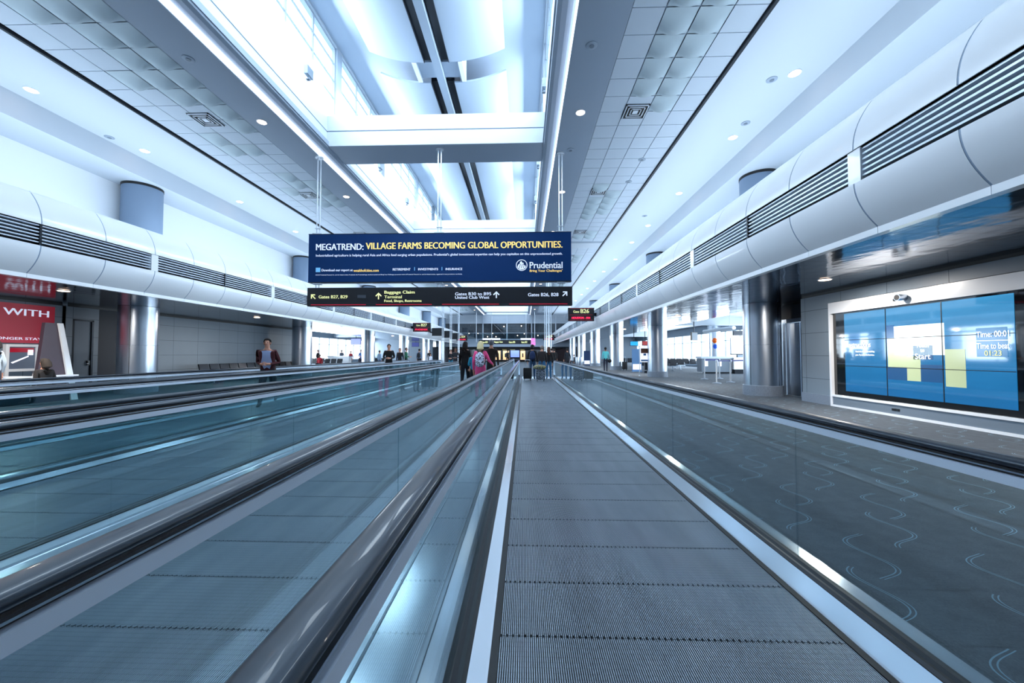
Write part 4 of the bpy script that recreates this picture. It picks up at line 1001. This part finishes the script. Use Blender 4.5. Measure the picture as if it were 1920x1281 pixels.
# ================================================================== PEOPLE
MC = {}
def cloth(rgb):
    k = 'cloth_%d_%d_%d' % rgb
    return pm(k, rgb, .85)
def person(label, x, y, rz, h=1.72, pose='walk', top=(30, 30, 36), bottom=(24, 30, 46), hair=(40, 28, 22), hairlen='short', skin=None, arms='down', pack=None, packmat=None, female=False, bag=None, z=0, shoes=(30, 30, 34), inner=None, group=None, bulk=1.0):
    skin = skin or M_skin; s = h/1.76
    rt = thing('person', label, 'person', (x, y, z or .014), rz, group)
    V = []; Rr = []; E = []; L = []
    def a(p, r, lab, par=None):
        V.append(Vector(p)*s); r = r if isinstance(r, tuple) else (r, r); bk = bulk if lab in 'tb' else 1
        Rr.append((r[0]*s*bk, r[1]*s*bk)); L.append(lab)
        if par is not None: E.append((par, len(V)-1))
        return len(V)-1
    sw_ = .155 if female else .18
    zp = .93
    sit = pose == 'sit'
    dz = -.45 if sit else 0
    lean = .10 if pose == 'run' else 0
    pel = a((0, 0, zp+dz), (.15, .115), 'b')
    w1 = a((0, lean*.4, 1.13+dz), (.135 if not female else .12, .10), 't', pel)
    ch = a((0, lean*.8, 1.33+dz), (.16, .115), 't', w1)
    nb = a((0, lean, 1.46+dz), (.085, .075), 't', ch)
    nk = a((0, lean+.01, 1.525+dz), .052, 's', nb)
    h1 = a((0, lean+.025, 1.60+dz), (.068, .08), 's', nk)
    h2 = a((0, lean+.025, 1.68+dz), (.074, .09), 's', h1)
    h3 = a((0, lean+.015, 1.735+dz), (.05, .06), 's', h2)
    for sd in (-1, 1):
        sh = a((sd*sw_, lean, 1.415+dz), .062, 't', ch)
        if arms == 'down' or (arms == 'rail' and sd < 0) or (arms == 'bag' and sd > 0):
            sw2 = (.10 if sd > 0 else -.08) if pose == 'walk' else .02
            el = a((sd*(sw_+.05), lean-.03-sw2*.5, 1.14+dz), .045, 't', sh); wr = a((sd*(sw_+.06), lean+.06-sw2, .90+dz), .03, 't', el); hd = (sd*(sw_+.06), lean+.08-sw2, .82+dz); dirv = Vector((0, .1, -1))
        elif arms == 'rail':
            el = a((sd*(sw_+.10), .02, 1.18+dz), .045, 't', sh); wr = a((sd*(sw_+.20), .16, 1.07+dz), .03, 't', el); hd = (sd*(sw_+.22), .22, 1.03+dz); dirv = Vector((.1, 1, -.2))
        else:
            el = a((sd*(sw_+.07), -.02, 1.14+dz), .045, 't', sh); wr = a((sd*.10, .24, 1.10+dz), .03, 't', el); hd = (sd*.05, .29, 1.11+dz); dirv = Vector((-sd*.5, 1, .1))
        hv = a(hd, (.036, .022), 's', wr)
        dirv.normalize(); side = dirv.cross(Vector((1, 0, 0))); side = side.normalized() if side.length > .1 else Vector((0, 1, 0))
        bp = Vector(hd)
        for q in range(4):
            o_ = side*(.022*(q-1.5)); ln = (.062, .072, .068, .052)[q]
            f1 = a(bp+dirv*.05+o_, .0095, 's', hv); a(bp+dirv*(.05+ln)+o_*1.15+Vector((-sd*.012, 0, 0)), .008, 's', f1)
        t1 = a(bp+side*.035+dirv*.02, .011, 's', hv); a(bp+side*.055+dirv*.055, .009, 's', t1)
        hp = a((sd*.09, 0, .86+dz), .092, 'b', pel)
        if sit:
            kn = a((sd*.11, .44, .50), .065, 'b', hp); an = a((sd*.11, .42, .10), .045, 'b', kn); to = a((sd*.12, .56, .045), .036, 'f', an)
        else:
            st = {'walk': .17, 'run': .27, 'stand': .02}[pose]*sd
            kb = .05 if pose != 'stand' else .01
            kn = a((sd*.10, st*.55+kb, .48), .064, 'b', hp)
            az = .09 if (st > 0 or pose == 'stand') else (.20 if pose == 'run' else .13)
            an = a((sd*.10, st-(0 if st > 0 else .05), az), .043, 'b', kn)
            a((sd*.11, st+.06-(0 if st > 0 else .05), az-.045), .042, 'f', an)
            to = a((sd*.115, st+.15-(0 if st > 0 else .05), .042 if st > 0 or pose == 'stand' else az-.07), .033, 'f', len(V)-1)
    me = bpy.data.meshes.new('body'); me.from_pydata([tuple(v) for v in V], E, [])
    o = bpy.data.objects.new('tmp', me); C.objects.link(o)
    sk = o.modifiers.new('s', 'SKIN'); sk.use_smooth_shade = True
    for i, dv in enumerate(me.skin_vertices[0].data):
        dv.radius = Rr[i]; dv.use_root = (i == 0)
    sb = o.modifiers.new('u', 'SUBSURF'); sb.levels = 1; sb.render_levels = 1
    dg = bpy.context.evaluated_depsgraph_get(); dg.update()
    m2 = bpy.data.meshes.new_from_object(o.evaluated_get(dg)); bpy.data.objects.remove(o)
    m2.materials.clear()
    mats = {'s': skin, 't': cloth(top), 'b': cloth(bottom), 'f': cloth(shoes)}; ks = list(mats)
    for k in ks: m2.materials.append(mats[k])
    im = 4 if inner else None
    if inner: m2.materials.append(cloth(inner))
    segs = [(V[p], V[q], L[q] if L[q] in 'sf' else L[q]) for p, q in E]
    for f in m2.polygons:
        c = f.center; best = None
        for p, q, l in segs:
            d = q-p; t = max(0, min(1, (c-p).dot(d)/max(d.length_squared, 1e-9)))
            dist = (c-p-d*t).length
            if best is None or dist < best[0]: best = (dist, l)
        l = best[1]
        if l == 'b' and c.z > (.98+dz)*s and abs(c.x) < .2: l = 't'
        f.material_index = ks.index(l); f.use_smooth = True
        if inner and l == 't' and abs(c.x) < .07*s and c.y > .03 and c.z > (1.05+dz)*s: f.material_index = im
    # face: nose, ears, eyes, mouth belong to the same mesh
    hb = MB(); hz = (1.655+dz)*s; hy = (lean+.025)*s
    m2b = bpy.data.meshes.new('body')
    hb.v = [tuple(v.co) for v in m2.vertices]; hb.f = [tuple(p.vertices) for p in m2.polygons]; hb.mi = [p.material_index for p in m2.polygons]; hb.mats = list(m2.materials)
    hb.ball((0, hy+.098*s, hz-.012*s), (.013*s, .02*s, .024*s), skin, 8, 6)
    for sd in (-1, 1):
        hb.ball((sd*.078*s, hy-.005, hz-.01*s), (.01*s, .02*s, .032*s), skin, 8, 6)
        hb.ball((sd*.03*s, hy+.082*s, hz+.012*s), (.014*s, .008*s, .008*s), M_plastic, 8, 5)
    hb.ball((0, hy+.083*s, hz-.055*s), (.024*s, .01*s, .007*s), pm('lips', (150, 80, 76), .5), 8, 5)
    hb.build('body', rt, True)
    # hair
    hc = cloth(hair); hm = MB()
    def cap(v):
        xx, yy, zz = v
        rel = zz-hz
        if yy > hy+.02 and rel < .055*s: return [xx*.6, min(yy, hy+.02), max(zz, hz-.02*s)]
        return v
    hm.ball((0, hy-.008, hz+.018*s), (.092*s, .112*s, .108*s), hc, 14, 10, cap)
    if hairlen == 'long':
        hm.tube([(0, hy-.05*s, hz+.08*s), (0, hy-.085*s, hz), (0, hy-.10*s, hz-.12*s), (.01, hy-.10*s, hz-.24*s), (0, hy-.09*s, hz-.33*s)], [.07*s, .095*s, .105*s, .095*s, .05*s], hc, 10)
    if hairlen == 'hood':
        hm.ball((0, hy-.01, hz-.02*s), (.105*s, .12*s, .15*s), hc, 14, 10, lambda v: v if v[1] < hy+.05 else [v[0], hy+.05, v[2]])
    hm.build('hair' if hairlen != 'hood' else 'hood', rt, True)
    if pack:
        pk = MB(); pcy = (lean-.2)*s
        pk.ball((0, pcy, (1.2+dz)*s), (.155*s, .10*s, .235*s), packmat or cloth(pack), 16, 12, lambda v: [max(-.14*s, min(.14*s, v[0])), v[1], max((.99+dz)*s, v[2])])
        pk.ball((0, pcy-.07*s, (1.1+dz)*s), (.10*s, .05*s, .10*s), packmat or cloth(pack), 12, 8)
        po = pk.build('backpack', rt, True)
        stp = MB()
        for sd in (-1, 1): stp.tube([(sd*.05*s, pcy+.03, (1.42+dz)*s), (sd*.09*s, (lean-.02)*s, (1.50+dz)*s), (sd*.11*s, (lean+.11)*s, (1.40+dz)*s), (sd*.12*s, (lean+.10)*s, (1.2+dz)*s), (sd*.14*s, pcy+.06, (1.06+dz)*s)], .017*s, M_bag, 6)
        stp.build('strap', po)
    if bag:
        bm_ = MB().ball((.30*s, .02, .78*s), (.13*s, .27*s, .14*s), cloth(bag), 14, 10)
        bm_.tube([(.27*s, -.12, .88*s), (.15*s, -.03, 1.46*s), (.27*s, .14, .88*s)], .012, cloth(bag), 6)
        bm_.build('shoulder_bag', rt, True)
    return rt
AW = 0            # facing away from the camera (+y)
TO = PI           # facing the camera
person('person running in a burgundy hooded jacket on the leftmost walkway', -6.5, 9.75, PI+.3, 1.70, 'run', (62, 10, 22), (36, 34, 40), (24, 20, 20), arms='front', inner=(150, 165, 200), bulk=1.2)
person('person in a black pullover walking toward us on the leftmost walkway', -6.5, 18.6, PI+.2, 1.78, 'walk', (14, 15, 19), (18, 20, 28), (20, 18, 18), arms='front', bulk=1.15)
person('person with long dark curly hair in a black coat and black trousers on second walkway', -2.15, 14.2, AW, 1.76, 'walk', (20, 16, 17), (12, 14, 26), (34, 18, 14), 'long', female=True, shoes=(210, 215, 230), bulk=1.12)
person('blonde person in a pink jacket with black and white patterned backpack', -1.28, 11.4, AW, 1.68, 'stand', (240, 84, 142), (236, 84, 140), (226, 208, 160), 'long', bulk=1.1, arms='rail', pack=(20, 20, 30), packmat=M_pat, female=True)
person('person in a dark brown jacket walking just ahead of the pink jacket', -1.15, 13.6, AW, 1.80, 'walk', (34, 24, 18), (20, 22, 30), (110, 112, 118))
person('child in a turquoise shirt leaning beside the pink jacket', -1.72, 13.3, .3, 1.45, 'stand', (20, 130, 160), (18, 18, 26), (120, 120, 120), 'long', arms='front', female=True)
person('person in a black hood with a navy backpack on the nearest walkway', .42, 20.4, AW, 1.80, 'stand', (16, 18, 24), (40, 74, 110), (14, 14, 18), 'hood', pack=(24, 44, 84))
person('person in a dark brown leather jacket and blue jeans on the nearest walkway', .90, 20.1, AW, 1.74, 'stand', (40, 34, 36), (50, 104, 150), (130, 118, 112), arms='down', bulk=1.15)
person('person with long brown hair in a black jacket and blue jeans at right of group', 1.28, 20.6, AW, 1.68, 'stand', (22, 20, 24), (56, 116, 160), (86, 52, 38), 'long', female=True)
person('person in turquoise shirt with dark shoulder bags walking right of the walkways', 6.1, 29.6, AW, 1.82, 'stand', (90, 196, 206), (24, 30, 54), (20, 18, 18), skin=M_skin2, bag=(22, 24, 30))
person('person in a dark jacket holding something, ahead of third walkway', -4.45, 25.2, TO, 1.72, 'stand', (34, 38, 44), (30, 34, 44), (26, 22, 22), skin=M_skin2, arms='front')
person('person in turquoise and black standing left of the dark jacket', -5.1, 27, TO, 1.62, 'stand', (24, 26, 34), (30, 120, 150), (24, 20, 20), female=True, arms='front')
person('person in a green hooded coat bending toward the rail on the left', -8.4, 27.6, -R90, 1.76, 'stand', (34, 92, 70), (30, 34, 44), (62, 40, 30), arms='front')
person('person with blue backpack behind the green coat', -9.3, 29, AW, 1.68, 'stand', (34, 84, 140), (30, 34, 44), (60, 44, 36), pack=(26, 60, 110))
person('person with grey jacket and black backpack near the third left column', -9.2, 34, AW, 1.76, 'walk', (110, 130, 160), (30, 32, 40), (34, 28, 26), pack=(26, 30, 38))
person('person in dark coat right behind the man in black', -8.5, 26.5, TO, 1.72, 'stand', (22, 24, 30), (22, 24, 30), (34, 28, 26))
person('person in a dark top by the fourth left column', -11.0, 45, TO, 1.74, 'walk', (44, 42, 50), (30, 32, 44), (44, 34, 28))
person('child in a white top by the fourth left column', -9.4, 39, .6, 1.30, 'stand', (214, 222, 236), (70, 84, 110), (150, 110, 90))
person('person in a blue striped shirt standing at the left gate windows', -15.4, 36.5, TO, 1.72, 'stand', (70, 110, 180), (26, 34, 64), (50, 36, 30), arms='front')
person('person in grey shirt behind the pale gate counter', -19.6, 41.4, R90*.6, 1.74, 'stand', (90, 100, 114), (34, 38, 50), (90, 76, 66))
person('person in red shirt behind the pale gate counter', -18.7, 41.6, TO, 1.62, 'stand', (170, 30, 46), (34, 38, 50), (50, 34, 28), female=True)
person('seated person in red and grey at the left gate', -18.0, 33.9, TO, 1.70, 'sit', (180, 34, 48), (34, 36, 48), (34, 26, 24), skin=M_skin2)
person('person in dark clothes standing by the brown gate door', -19.5, 36.4, -R90, 1.70, 'stand', (30, 30, 38), (24, 26, 34), (36, 26, 24))
person('person in light blue top left of the man in black', -11.6, 31, -.6, 1.6, 'stand', (130, 160, 190), (60, 80, 110), (60, 50, 44))
person('person with a dark backpack walking away far down the middle', -2.0, 47, AW, 1.78, 'walk', (60, 66, 76), (24, 26, 34), (60, 48, 40), pack=(20, 20, 26))
person('person in black far down, right of the hall centre', 2.6, 34, AW, 1.76, 'walk', (20, 22, 28), (24, 28, 40), (30, 24, 22))
person('person in dark coat with light collar far right of the walkway end', 3.4, 31, .4, 1.74, 'walk', (26, 34, 46), (20, 24, 34), (30, 24, 22), inner=(170, 200, 220))
person('person in dark grey walking behind the group on the right', 1.9, 27, AW, 1.72, 'walk', (28, 28, 32), (30, 40, 60), (44, 34, 30))
person('person seated in dark clothes by the steel waste bins', 5.7, 45, R90, 1.7, 'sit', (24, 26, 34), (28, 30, 40), (34, 28, 26))
person('person in pink top far down left of centre', -4.9, 40, TO, 1.6, 'walk', (190, 90, 120), (60, 60, 70), (50, 34, 28), female=True)
person('person in black far down the hall beyond the second walkway', -3.4, 43, TO, 1.74, 'walk', (22, 22, 28), (26, 28, 38), (30, 24, 22))
person('person with dark hair in a pale grey sweater at the extreme left edge', -12.9, 9.1, R90, 1.68, 'stand', (170, 184, 196), (60, 66, 80), (20, 16, 18), 'long', female=True)
person('seated person in dark coat at the counter on the far left', -12.35, 9.7, R90, 1.6, 'sit', (34, 30, 30), (26, 26, 32), (44, 36, 30), 'long')
